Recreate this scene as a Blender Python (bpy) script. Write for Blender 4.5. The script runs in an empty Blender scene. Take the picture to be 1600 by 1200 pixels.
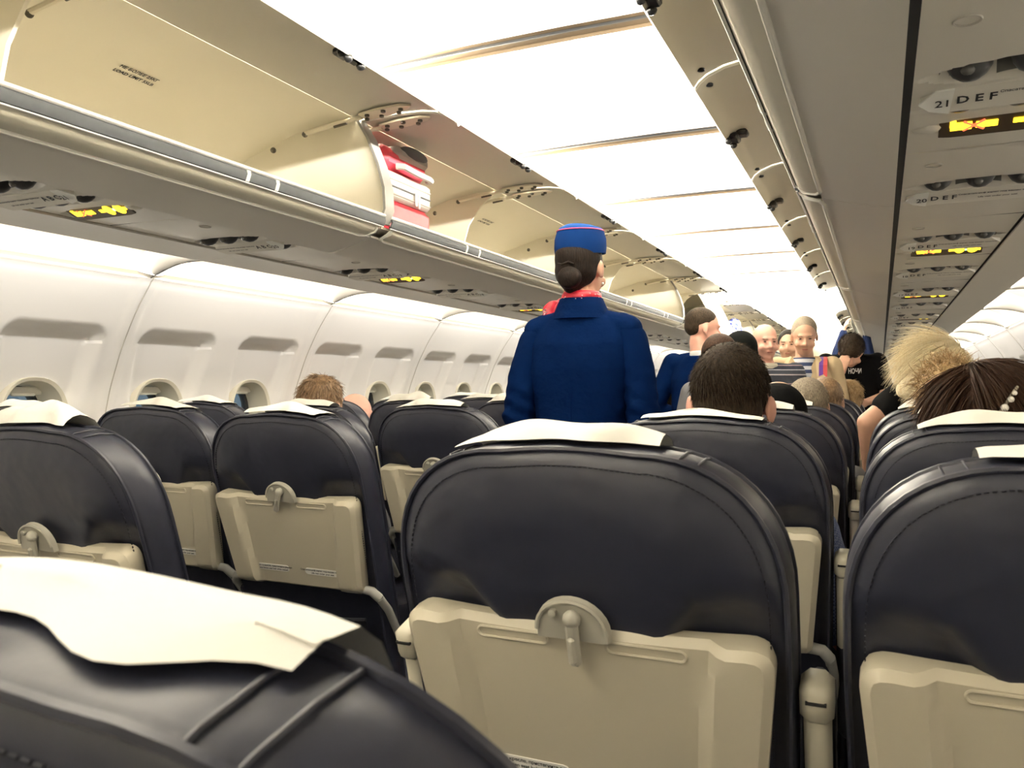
import bpy, bmesh, math, random
import numpy as np
from mathutils import Vector, Matrix, Euler, noise

# ---------------------------------------------------------------- scene, camera, light
scene = bpy.context.scene
COL = scene.collection
R = math.radians
PI = math.pi

cam_d = bpy.data.cameras.new('camera')
cam_d.sensor_width = 36.0
cam_d.lens = 36.0 * 1280 / 1600
cam_d.clip_start = 0.02
cam_d.clip_end = 100
cam_d.dof.use_dof = True
cam_d.dof.focus_distance = 2.6
cam_d.dof.aperture_fstop = 16
cam = bpy.data.objects.new('camera', cam_d)
COL.objects.link(cam)
cam.location = (0.84, 0.0, 1.30)
cam.rotation_euler = (R(90.22), 0, R(24.23))
scene.camera = cam

scene.view_settings.view_transform = 'Standard'
scene.view_settings.look = 'None'
scene.view_settings.exposure = 1.0
scene.view_settings.gamma = 1.0
scene.view_settings.use_curve_mapping = False

world = bpy.data.worlds.new('world')
scene.world = world
world.use_nodes = True
wbg = world.node_tree.nodes['Background']
wbg.inputs[0].default_value = (0.21, 0.26, 0.30, 1)
wbg.inputs[1].default_value = 0.55

scene.cycles.max_bounces = 7
scene.cycles.diffuse_bounces = 4
scene.cycles.glossy_bounces = 2
scene.cycles.transmission_bounces = 2
scene.cycles.use_denoising = True

Y0, Y1 = -2.12, 17.68          # cabin ends
YM, YL = (Y0 + Y1) / 2, (Y1 - Y0)


def strip_light(name, x, z, direction, width, power, color):
    d = bpy.data.lights.new(name, 'AREA')
    d.shape = 'RECTANGLE'
    d.size = width
    d.size_y = YL - 0.3
    d.energy = power
    d.color = color
    o = bpy.data.objects.new(name, d)
    COL.objects.link(o)
    v = Vector(direction).normalized()
    zc = -v
    yc = Vector((0, 1, 0))
    xc = yc.cross(zc)
    m = Matrix((xc, yc, zc)).transposed().to_4x4()
    m.translation = (x, YM, z)
    o.matrix_world = m
    return o


WARM = (1.0, 0.95, 0.86)
for sg in (-1, 1):
    # fluorescent tubes above the bins, washing the ceiling
    strip_light('ceiling_tube', sg * 0.74, 2.235, (-sg * 0.62, 0, 0.55), 0.05, 620, WARM)
    # tubes behind the lip of the side-wall cove, washing the wall
    strip_light('cove_tube', sg * 1.395, 1.772, (sg * 1.0, 0, -0.12), 0.03, 34, (1.0, 0.96, 0.90))
    strip_light('cove_tube', sg * 1.640, 1.722, (-sg * 0.45, 0, 1.0), 0.02, 21, (1.0, 0.96, 0.90))

# ---------------------------------------------------------------- materials
MATS = {}


def mat(name, color, rough=0.5, metallic=0.0, bump=None, var=None, emis=None, emis_s=0.0,
        spec=None, coat=0.0, sheen=0.0, alpha=None, stripes=None, check=None, streak=None):
    if name in MATS:
        return MATS[name]
    m = bpy.data.materials.new(name)
    m.use_nodes = True
    nt = m.node_tree
    b = nt.nodes['Principled BSDF']
    b.inputs['Base Color'].default_value = (*color, 1)
    b.inputs['Roughness'].default_value = rough
    b.inputs['Metallic'].default_value = metallic
    if spec is not None:
        b.inputs['Specular IOR Level'].default_value = spec
    if coat:
        b.inputs['Coat Weight'].default_value = coat
    if sheen:
        b.inputs['Sheen Weight'].default_value = sheen
        b.inputs['Sheen Roughness'].default_value = 0.4
    if emis:
        b.inputs['Emission Color'].default_value = (*emis, 1)
        b.inputs['Emission Strength'].default_value = emis_s
    tc = nt.nodes.new('ShaderNodeTexCoord')

    def mapping(scale):
        mp = nt.nodes.new('ShaderNodeMapping')
        mp.inputs['Scale'].default_value = scale
        nt.links.new(tc.outputs['Object'], mp.inputs['Vector'])
        return mp.outputs['Vector']

    def noise_node(scale, detail=3, vec=(1, 1, 1)):
        n = nt.nodes.new('ShaderNodeTexNoise')
        n.inputs['Scale'].default_value = scale
        n.inputs['Detail'].default_value = detail
        nt.links.new(mapping(vec), n.inputs['Vector'])
        return n
    if var:            # (scale, amount): soft colour variation
        n = noise_node(var[0])
        mx = nt.nodes.new('ShaderNodeMix')
        mx.data_type = 'RGBA'
        k = var[1]
        mx.inputs['A'].default_value = (*[c * (1 - k) for c in color], 1)
        mx.inputs['B'].default_value = (*[min(1, c * (1 + k)) for c in color], 1)
        nt.links.new(n.outputs['Fac'], mx.inputs['Factor'])
        nt.links.new(mx.outputs['Result'], b.inputs['Base Color'])
    if streak:         # (vector scale, colour 2): hair strands
        n = noise_node(1.0, 4, streak[0])
        rp = nt.nodes.new('ShaderNodeValToRGB')
        rp.color_ramp.elements[0].position = 0.35
        rp.color_ramp.elements[0].color = (*color, 1)
        rp.color_ramp.elements[1].position = 0.65
        rp.color_ramp.elements[1].color = (*streak[1], 1)
        nt.links.new(n.outputs['Fac'], rp.inputs['Fac'])
        nt.links.new(rp.outputs['Color'], b.inputs['Base Color'])
        bp = nt.nodes.new('ShaderNodeBump')
        bp.inputs['Strength'].default_value = 0.5
        bp.inputs['Distance'].default_value = 0.004
        nt.links.new(n.outputs['Fac'], bp.inputs['Height'])
        nt.links.new(bp.outputs['Normal'], b.inputs['Normal'])
    if stripes:        # list of (position 0..1, colour), repeats per metre
        rep, elems = stripes
        sx = nt.nodes.new('ShaderNodeSeparateXYZ')
        nt.links.new(tc.outputs['Object'], sx.inputs[0])
        ml = nt.nodes.new('ShaderNodeMath')
        ml.operation = 'MULTIPLY'
        ml.inputs[1].default_value = rep
        nt.links.new(sx.outputs['Z'], ml.inputs[0])
        fr = nt.nodes.new('ShaderNodeMath')
        fr.operation = 'FRACT'
        nt.links.new(ml.outputs[0], fr.inputs[0])
        rp = nt.nodes.new('ShaderNodeValToRGB')
        rp.color_ramp.interpolation = 'CONSTANT'
        while len(rp.color_ramp.elements) < len(elems):
            rp.color_ramp.elements.new(0.5)
        for e, (p, c) in zip(rp.color_ramp.elements, elems):
            e.position = p
            e.color = (*c, 1)
        nt.links.new(fr.outputs[0], rp.inputs['Fac'])
        nt.links.new(rp.outputs['Color'], b.inputs['Base Color'])
    if check:          # (scale, colour 2)
        ck = nt.nodes.new('ShaderNodeTexChecker')
        ck.inputs['Scale'].default_value = check[0]
        ck.inputs['Color1'].default_value = (*color, 1)
        ck.inputs['Color2'].default_value = (*check[1], 1)
        nt.links.new(tc.outputs['Object'], ck.inputs['Vector'])
        nt.links.new(ck.outputs['Color'], b.inputs['Base Color'])
    if bump:           # list of (scale, strength, distance)
        prev = None
        for (sc_, st, dist) in bump:
            n = noise_node(sc_, 4)
            bp = nt.nodes.new('ShaderNodeBump')
            bp.inputs['Strength'].default_value = st
            bp.inputs['Distance'].default_value = dist
            nt.links.new(n.outputs['Fac'], bp.inputs['Height'])
            if prev:
                nt.links.new(prev, bp.inputs['Normal'])
            prev = bp.outputs['Normal']
        nt.links.new(prev, b.inputs['Normal'])
    MATS[name] = m
    return m


LEATHER = mat('navy_leather', (0.022, 0.024, 0.040), 0.42, bump=[(3.5, 0.45, 0.05), (260, 0.10, 0.001)], var=(5, 0.2), spec=0.6)
STITCH = mat('stitch_thread', (0.012, 0.013, 0.022), 0.6)
BLACKFAB = mat('black_fabric', (0.008, 0.009, 0.016), 0.8)
TRAY = mat('tray_plastic', (0.56, 0.51, 0.39), 0.45, bump=[(400, 0.06, 0.0006)])
TRAYDK = mat('tray_arm_grey', (0.36, 0.355, 0.32), 0.45)
LATCH = mat('latch_plastic', (0.44, 0.42, 0.35), 0.4)
CREAMP = mat('cream_plastic', (0.62, 0.58, 0.46), 0.4)
CLOTH = mat('white_headrest_cloth', (0.86, 0.84, 0.78), 0.9, bump=[(40, 0.3, 0.004)])
STICK = mat('sticker_white', (0.90, 0.88, 0.82), 0.5)
INK = mat('black_ink', (0.02, 0.02, 0.02), 0.6)
BINCREAM = mat('bin_cream', (0.80, 0.75, 0.62), 0.5, var=(3, 0.04))
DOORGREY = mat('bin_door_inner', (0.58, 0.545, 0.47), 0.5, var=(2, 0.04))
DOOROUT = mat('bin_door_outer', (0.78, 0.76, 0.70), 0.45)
FASCIA = mat('bin_fascia', (0.80, 0.76, 0.63), 0.5)
PIPING = mat('white_edge', (0.85, 0.83, 0.76), 0.4)
UNDER = mat('bin_underside', (0.78, 0.75, 0.68), 0.5, bump=[(500, 0.08, 0.0005)])
DIVTRIM = mat('divider_trim', (0.30, 0.29, 0.27), 0.4)
RECSHADE = mat('service_recess_shade', (0.13, 0.125, 0.11), 0.5)  # panel grey painted darker, standing in for shade inside the recesses
PSU = mat('service_panel', (0.74, 0.71, 0.63), 0.5, bump=[(500, 0.08, 0.0005)])
DOME = mat('dark_grey_plastic', (0.045, 0.045, 0.045), 0.35)
LENS = mat('reading_lens', (0.14, 0.135, 0.12), 0.15)
BLACK = mat('black_gap', (0.004, 0.004, 0.005), 0.7)
RAIL = mat('rail_grey', (0.075, 0.08, 0.085), 0.6, var=(30, 0.2), spec=0.15)
RAILSHINE = mat('rail_shine', (0.86, 0.86, 0.84), 0.3)  # plain white in place of the bright reflection on chrome
WALLW = mat('wall_white', (0.86, 0.84, 0.81), 0.5)
COVE = mat('cove_cream', (0.50, 0.44, 0.33), 0.6)
RIBG = mat('rib_grey', (0.50, 0.47, 0.41), 0.5)
CEIL = mat('ceiling_white', (0.88, 0.86, 0.80), 0.5)
SLOT = mat('ceiling_slot', (0.085, 0.062, 0.038), 0.7, spec=0.1)
CARPET = mat('carpet_blue', (0.015, 0.018, 0.04), 0.95, bump=[(300, 0.5, 0.004)])
METAL = mat('seat_leg_metal', (0.30, 0.30, 0.31), 0.35, metallic=0.8)
DARKMETAL = mat('latch_dark', (0.03, 0.03, 0.03), 0.35, metallic=0.4)
BRACKET = mat('hinge_white', (0.78, 0.72, 0.58), 0.45)
BOLT = mat('hinge_bolt', (0.10, 0.085, 0.06), 0.4)
AMBER = mat('amber_sign', (0.8, 0.5, 0.02), 0.5, emis=(1.0, 0.62, 0.02), emis_s=2.2)
AMBERR = mat('red_sign', (0.6, 0.1, 0.05), 0.5, emis=(1.0, 0.15, 0.05), emis_s=0.9)
GREENL = mat('green_sign', (0.3, 0.7, 0.3), 0.5, emis=(0.5, 1.0, 0.5), emis_s=0.9)
SIGNBG = mat('sign_window', (0.07, 0.05, 0.035), 0.3)
TAGW = mat('tag_white', (0.85, 0.85, 0.80), 0.4)
WFRAME = mat('window_reveal', (0.70, 0.66, 0.54), 0.45)
SHADE = mat('window_shade', (0.72, 0.70, 0.62), 0.5)

gm = bpy.data.materials.new('window_glass')
gm.use_nodes = True
gnt = gm.node_tree
gnt.nodes.remove(gnt.nodes['Principled BSDF'])
gtr = gnt.nodes.new('ShaderNodeBsdfTransparent')
gtr.inputs[0].default_value = (0.72, 0.82, 0.88, 1)
ggl = gnt.nodes.new('ShaderNodeBsdfGlossy')
ggl.inputs['Roughness'].default_value = 0.03
gmx = gnt.nodes.new('ShaderNodeMixShader')
gmx.inputs[0].default_value = 0.12
gnt.links.new(gtr.outputs[0], gmx.inputs[1])
gnt.links.new(ggl.outputs[0], gmx.inputs[2])
gnt.links.new(gmx.outputs[0], gnt.nodes['Material Output'].inputs['Surface'])
GLASS = gm

# ---------------------------------------------------------------- mesh helpers


class MB:
    def __init__(self):
        self.v = []
        self.f = []

    def add(self, verts, faces):
        o = len(self.v)
        self.v.extend([tuple(p) for p in verts])
        self.f.extend([tuple(i + o for i in f) for f in faces])
        return self

    def box(self, c, s, m=None, bev=0.0):
        x, y, z = s[0] / 2, s[1] / 2, s[2] / 2
        if bev > 0:
            b = min(bev, x * 0.95, y * 0.95, z * 0.95)
            vs = []
            idx = {}
            for sx in (-1, 1):
                for sy in (-1, 1):
                    for sz in (-1, 1):
                        for ax in range(3):
                            p = [sx * (x - b), sy * (y - b), sz * (z - b)]
                            p[ax] = (sx, sy, sz)[ax] * (x, y, z)[ax]
                            idx[(sx, sy, sz, ax)] = len(vs)
                            vs.append(p)
            fs = []
            for sg in (-1, 1):
                fs.append([idx[(sg, a, b2, 0)] for a, b2 in ((-1, -1), (1, -1), (1, 1), (-1, 1))])
                fs.append([idx[(a, sg, b2, 1)] for a, b2 in ((-1, -1), (1, -1), (1, 1), (-1, 1))])
                fs.append([idx[(a, b2, sg, 2)] for a, b2 in ((-1, -1), (1, -1), (1, 1), (-1, 1))])
            for a in (-1, 1):
                for b2 in (-1, 1):
                    fs.append([idx[(-1, a, b2, 1)], idx[(1, a, b2, 1)], idx[(1, a, b2, 2)], idx[(-1, a, b2, 2)]])
                    fs.append([idx[(a, -1, b2, 0)], idx[(a, 1, b2, 0)], idx[(a, 1, b2, 2)], idx[(a, -1, b2, 2)]])
                    fs.append([idx[(a, b2, -1, 0)], idx[(a, b2, 1, 0)], idx[(a, b2, 1, 1)], idx[(a, b2, -1, 1)]])
                    for c2 in (-1, 1):
                        fs.append([idx[(a, b2, c2, 0)], idx[(a, b2, c2, 1)], idx[(a, b2, c2, 2)]])
        else:
            vs = [(sx * x, sy * y, sz * z) for sx in (-1, 1) for sy in (-1, 1) for sz in (-1, 1)]
            fs = [(0, 1, 3, 2), (4, 6, 7, 5), (0, 4, 5, 1), (2, 3, 7, 6), (0, 2, 6, 4), (1, 5, 7, 3)]
        out = []
        for p in vs:
            p = Vector(p)
            if m is not None:
                p = m @ p
            out.append(p + Vector(c))
        return self.add(out, fs)

    def loft(self, rings, closed=True, cap=True):
        n = len(rings[0])
        vs = [p for r in rings for p in r]
        fs = []
        for i in range(len(rings) - 1):
            for j in range(n if closed else n - 1):
                k = (j + 1) % n
                fs.append((i * n + j, i * n + k, (i + 1) * n + k, (i + 1) * n + j))
        if cap and closed:
            fs.append(tuple(range(n)))
            fs.append(tuple((len(rings) - 1) * n + j for j in range(n)))
        return self.add(vs, fs)

    def tube(self, pts, r, n=8, cap=True, flat=None):
        pts = [Vector(p) for p in pts]
        rs = r if isinstance(r, (list, tuple)) else [r] * len(pts)
        rings = []
        prev = None
        for i, p in enumerate(pts):
            t = (pts[min(i + 1, len(pts) - 1)] - pts[max(i - 1, 0)])
            if t.length < 1e-9:
                t = Vector((0, 0, 1))
            t.normalize()
            if prev is None:
                a = Vector((0, 0, 1)) if abs(t.z) < 0.9 else Vector((1, 0, 0))
                u = t.cross(a).normalized()
            else:
                u = (prev - t * prev.dot(t))
                u = u.normalized() if u.length > 1e-6 else t.orthogonal().normalized()
            prev = u
            w = t.cross(u)
            rings.append([p + (u * math.cos(2 * PI * k / n) + w * math.sin(2 * PI * k / n)) * rs[i] for k in range(n)])
        return self.loft(rings, True, cap)

    def ell(self, c, r, seg=16, rings=10, m=None):
        vs = []
        c = Vector(c)
        for i in range(rings + 1):
            th = PI * i / rings
            for j in range(seg):
                ph = 2 * PI * j / seg
                p = Vector((r[0] * math.sin(th) * math.cos(ph), r[1] * math.sin(th) * math.sin(ph), r[2] * math.cos(th)))
                if m is not None:
                    p = m @ p
                vs.append(p + c)
        fs = []
        for i in range(rings):
            for j in range(seg):
                k = (j + 1) % seg
                fs.append((i * seg + j, (i + 1) * seg + j, (i + 1) * seg + k, i * seg + k))
        return self.add(vs, fs)

    def cap(self, p0, p1, r0, r1, n=14):
        """tapered capsule"""
        p0, p1 = Vector(p0), Vector(p1)
        d = p1 - p0
        L = d.length
        d = d / L if L > 1e-9 else Vector((0, 0, 1))
        pts, rs = [], []
        for k in range(5):
            a = PI / 2 * (1 - k / 4)
            pts.append(p0 - d * r0 * math.sin(a))
            rs.append(max(r0 * math.cos(a), 1e-4))
        for k in range(5):
            a = PI / 2 * k / 4
            pts.append(p1 + d * r1 * math.sin(a))
            rs.append(max(r1 * math.cos(a), 1e-4))
        return self.tube(pts, rs, n)

    def grid(self, P, closed_u=False):
        """P[i][j] points"""
        h, w = len(P), len(P[0])
        vs = [p for row in P for p in row]
        fs = []
        for i in range(h - 1):
            for j in range(w if closed_u else w - 1):
                k = (j + 1) % w
                fs.append((i * w + j, i * w + k, (i + 1) * w + k, (i + 1) * w + j))
        return self.add(vs, fs)

    def lathe(self, prof, c, n=20, axis='z'):
        rings = []
        for (r, h) in prof:
            ring = []
            for k in range(n):
                a = 2 * PI * k / n
                x, y = r * math.cos(a), r * math.sin(a)
                p = (x, y, h) if axis == 'z' else ((x, h, y) if axis == 'y' else (h, x, y))
                ring.append(Vector(p) + Vector(c))
            rings.append(ring)
        return self.loft(rings)

    def prism(self, poly, y0, y1):
        """poly of (x,z) extruded along y"""
        return self.loft([[(x, y0, z) for x, z in poly], [(x, y1, z) for x, z in poly]])

    def sheet(self, prof, y0, y1, t=0.006):
        """open profile of (x,z) thickened by t and extruded along y"""
        pr = [Vector((x, z)) for x, z in prof]
        off = []
        for i, p in enumerate(pr):
            d = pr[min(i + 1, len(pr) - 1)] - pr[max(i - 1, 0)]
            n = Vector((-d.y, d.x)).normalized()
            off.append(p + n * t)
        poly = [(p.x, p.y) for p in pr] + [(p.x, p.y) for p in reversed(off)]
        a = [(x, y0, z) for x, z in poly]
        b = [(x, y1, z) for x, z in poly]
        n = len(poly)
        m = len(pr)
        fs = [(j, (j + 1) % n, n + (j + 1) % n, n + j) for j in range(n)]
        for base in (0, n):
            for j in range(m - 1):
                fs.append((base + j, base + j + 1, base + n - 2 - j, base + n - 1 - j))
        return self.add(a + b, fs)

    def mesh(self, name, material=None, smooth=40, recalc=True):
        me = bpy.data.meshes.new(name)
        me.from_pydata([tuple(p) for p in self.v], [], self.f)
        if recalc:
            bm = bmesh.new()
            bm.from_mesh(me)
            bmesh.ops.recalc_face_normals(bm, faces=bm.faces)
            bm.to_mesh(me)
            bm.free()
        if material:
            me.materials.append(material)
        if smooth:
            me.shade_smooth()
            me.set_sharp_from_angle(angle=R(smooth))
        me.update()
        return me

    def build(self, name, material=None, parent=None, smooth=40, recalc=True):
        return put(name, self.mesh(name, material, smooth, recalc), parent)


def put(name, me, parent=None, loc=None, rot=None):
    o = bpy.data.objects.new(name, me)
    COL.objects.link(o)
    if parent is not None:
        o.parent = parent
    if loc is not None:
        o.location = loc
    if rot is not None:
        o.rotation_euler = rot
    return o


def tag(o, label=None, cat=None, group=None, kind=None):
    if label:
        o['label'] = label
    if cat:
        o['category'] = cat
    if group:
        o['group'] = group
    if kind:
        o['kind'] = kind
    return o


def thing(name, label, cat, loc=(0, 0, 0), rotz=0, group=None):
    o = bpy.data.objects.new(name, None)
    COL.objects.link(o)
    o.location = loc
    o.rotation_euler = (0, 0, rotz)
    return tag(o, label, cat, group)


def struct(name):
    o = bpy.data.objects.new(name, None)
    COL.objects.link(o)
    o['kind'] = 'structure'
    return o


TEXTS = {}
SCRATCH = bpy.data.scenes.new('scratch')


def bake(o):
    SCRATCH.collection.objects.link(o)
    vl = SCRATCH.view_layers[0]
    vl.update()
    me = bpy.data.meshes.new_from_object(o.evaluated_get(vl.depsgraph))
    bpy.data.objects.remove(o)
    return me



def text_mesh(s, size, material, align='CENTER', bold=0.0):
    key = (s, size, material.name, align, bold)
    if key in TEXTS:
        return TEXTS[key]
    cu = bpy.data.curves.new('lettering', 'FONT')
    cu.body = s
    cu.size = size
    cu.align_x = align
    cu.align_y = 'CENTER'
    cu.offset = bold
    cu.resolution_u = 2
    o = bpy.data.objects.new('lettering_source', cu)
    me = bake(o)
    me.name = 'lettering'
    me.materials.clear()
    me.materials.append(material)
    TEXTS[key] = me
    return me


def remesh(name, mb, material, parent=None, voxel=0.01, smooth=5, loc=None, rot=None, disp=None):
    """one continuous skin around everything in mb"""
    me = mb.mesh(name, None, 0)
    o = bpy.data.objects.new(name + '_source', me)
    md = o.modifiers.new('r', 'REMESH')
    md.mode = 'VOXEL'
    md.voxel_size = voxel
    md.use_smooth_shade = True
    if smooth:
        sm = o.modifiers.new('s', 'SMOOTH')
        sm.factor = 0.5
        sm.iterations = smooth
    out = bake(o)
    out.name = name
    bpy.data.meshes.remove(me)
    if disp:
        n = len(out.vertices)
        co = np.empty(n * 3)
        out.vertices.foreach_get('co', co)
        co = co.reshape(-1, 3)
        co = disp(co)
        out.vertices.foreach_set('co', co.ravel())
    out.materials.clear()
    out.materials.append(material)
    out.shade_smooth()
    out.update()
    return put(name, out, parent, loc, rot)


def smoothstep(a, b, x):
    t = np.clip((x - a) / (b - a), 0, 1)
    return t * t * (3 - 2 * t)


ORD = ['first', 'second', 'third', 'fourth', 'fifth', 'sixth', 'seventh', 'eighth', 'ninth', 'tenth', 'eleventh', 'twelfth',
       'thirteenth', 'fourteenth', 'fifteenth', 'sixteenth', 'seventeenth', 'eighteenth', 'nineteenth', 'twentieth', 'twenty-first', 'twenty-second']
PITCH = 0.745

# ================================================================ THE SHELL
floor = MB().box((0, YM, -0.03), (4.3, YL, 0.06)).build('floor', CARPET, smooth=0)
floor['kind'] = 'structure'

# ---- ceiling: flat middle, curving down behind the bin doors, split by slots every 1.1 m
ceiling = struct('ceiling')
SL0 = 2.29
cprof = [(-1.02, 2.26), (-0.95, 2.29), (-0.80, 2.33), (-0.62, 2.345), (-0.3, 2.35), (0, 2.352), (0.3, 2.35), (0.62, 2.345), (0.80, 2.33), (0.95, 2.29), (1.02, 2.26)]
cp_me = MB().sheet(cprof, -0.5, 0.5, 0.01).mesh('ceiling_panel', CEIL)
sl_me = MB()
sl_me.sheet([(x, z + 0.014) for x, z in cprof], -0.5, 0.5, 0.004)
for e in (-0.46, 0.46):
    sl_me.sheet([(x, z + 0.004) for x, z in cprof], e - 0.02, e + 0.02, 0.02)
sl_mesh = sl_me.mesh('ceiling_slot', SLOT)
seam_mesh = MB().sheet([(x, z + 0.006) for x, z in cprof], -0.003, 0.003, 0.01).mesh('slot_seam', INK)
ys = [SL0 + 1.1 * i for i in range(-4, 14)]
for i, y in enumerate(ys):
    a, b = y + 0.055, y + 1.1 - 0.055
    p = put('ceiling_panel', cp_me, ceiling, (0, (a + b) / 2, 0))
    p.scale = (1, b - a, 1)
    s_ = put('ceiling_slot', sl_mesh, ceiling, (0, y, 0))
    s_.scale = (1, 0.115, 1)
    put('slot_seam', seam_mesh, ceiling, (0, y, 0))
MB().sheet([(x, z + 0.03) for x, z in cprof], Y0, Y1, 0.004).build('ceiling_backing', CEIL, ceiling)

# ---- side walls
S_COVE_IN, Z_COVE_IN = 1.375, 1.759
S_TOP, Z_TOP = 1.65, 1.706


def wall_s(z):
    """half width of the side-wall at height z"""
    pts = [(0.0, 1.80), (0.25, 1.86), (0.6, 1.925), (0.95, 1.942), (1.15, 1.918), (1.3, 1.878), (1.45, 1.818), (1.58, 1.746), (1.66, 1.69), (1.706, 1.65)]
    for (z0, s0), (z1, s1) in zip(pts, pts[1:]):
        if z <= z1:
            t = (z - z0) / (z1 - z0)
            return s0 + (s1 - s0) * t
    return 1.65


zz = np.concatenate([np.linspace(0, 0.9, 10)[:-1], np.linspace(0.9, 1.706, 74)])
raw = np.array([wall_s(z) for z in zz])
ker = np.ones(7) / 7
sm_ = np.convolve(np.pad(raw, 3, mode='edge'), ker, 'valid')
WS = np.where(zz < 0.95, raw, sm_)
WS[-1] = 1.65
WIN_Y, WIN_P = 1.967, 0.55     # first window centre, window spacing
WZ, WRX, WRZ = 1.145, 0.122, 0.178
yy = np.linspace(0, 1.1, 111)
win_local = (0.275, 0.825)


def wall_panel_mesh(sg):
    mb = MB()
    P = []
    S_FLAT = 1.932
    for zi, s in zip(zz, WS):
        row = []
        for y in yy:
            so = s
            yw = min(win_local, key=lambda q: abs(q - y))
            dy = abs(y - yw)
            # recess: flat vertical facet cut into the curved wall above the window
            hw = 0.190 - 0.04 * max(0, (1.40 - zi)) / 0.3
            top = 1.515
            rc = 0.05
            dx_, dz_ = max(dy - (hw - rc), 0), max(zi - (top - rc), 0)
            dd = math.hypot(dx_, dz_) - rc
            if zi > 0.95:
                w = float(1 - smoothstep(-0.012, 0.012, dd)) if dz_ > 0 else float(1 - smoothstep(-0.05, 0.012, dd))
                sf = S_FLAT - 0.36 * max(0.0, zi - 1.275)
                if so < sf:
                    so = so + (sf - so) * w
            # soft raised edge beside the panel seam
            e = min(y, 1.1 - y)
            so -= 0.012 * float(1 - smoothstep(0.03, 0.055, e)) if zi > 0.2 else 0
            row.append((sg * so, y, zi))
        P.append(row)
    h, w = len(P), len(P[0])
    vs = [p for r in P for p in r]
    fs = []
    for i in range(h - 1):
        for j in range(w - 1):
            zc = (zz[i] + zz[i + 1]) / 2
            yc = (yy[j] + yy[j + 1]) / 2
            yw = min(win_local, key=lambda q: abs(q - yc))
            u, v = (yc - yw) / (WRX + 0.012), (zc - WZ) / (WRZ + 0.012)
            if abs(u) ** 2.5 + abs(v) ** 2.5 < 1:
                continue
            fs.append((i * w + j, i * w + j + 1, (i + 1) * w + j + 1, (i + 1) * w + j))
    mb.add(vs, fs)
    return mb.mesh('wall_panel', WALLW, 50)


def win_ring(sg, rx, rz, s, n=40):
    out = []
    for k in range(n):
        a = 2 * PI * k / n
        ca, sa = math.cos(a), math.sin(a)
        out.append((sg * s, rx * math.copysign(abs(ca) ** 0.8, ca), rz * math.copysign(abs(sa) ** 0.8, sa)))
    return out


def window_meshes(sg):
    fr = MB()
    rings = [win_ring(sg, WRX + 0.022, WRZ + 0.022, 1.97), win_ring(sg, WRX + 0.022, WRZ + 0.022, 1.936),
             win_ring(sg, WRX + 0.012, WRZ + 0.012, 1.905), win_ring(sg, WRX, WRZ, 1.912),
             win_ring(sg, WRX - 0.006, WRZ - 0.006, 1.945), win_ring(sg, WRX - 0.018, WRZ - 0.018, 2.02)]
    fr.loft(rings, True, False)
    pane_fr = MB()
    rings = [win_ring(sg, WRX - 0.016, WRZ - 0.016, 2.018), win_ring(sg, WRX - 0.03, WRZ - 0.03, 2.022), win_ring(sg, WRX - 0.036, WRZ - 0.036, 2.045)]
    pane_fr.loft(rings, True, False)
    gl = MB()
    gl.loft([win_ring(sg, WRX - 0.034, WRZ - 0.034, 2.03), win_ring(sg, WRX - 0.034, WRZ - 0.034, 2.034)])
    sh = MB()
    sh.box((sg * 1.985, 0, WRZ - 0.036), (0.008, 2 * WRX - 0.09, 0.03), bev=0.003)
    tabm = MB().box((sg * 1.976, 0, WRZ - 0.050), (0.014, 0.09, 0.012), bev=0.004)
    return (fr.mesh('window_frame', WFRAME), pane_fr.mesh('pane_surround', DOME), gl.mesh('pane', GLASS), sh.mesh('shade', SHADE), tabm.mesh('shade_tab', PIPING))


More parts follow.
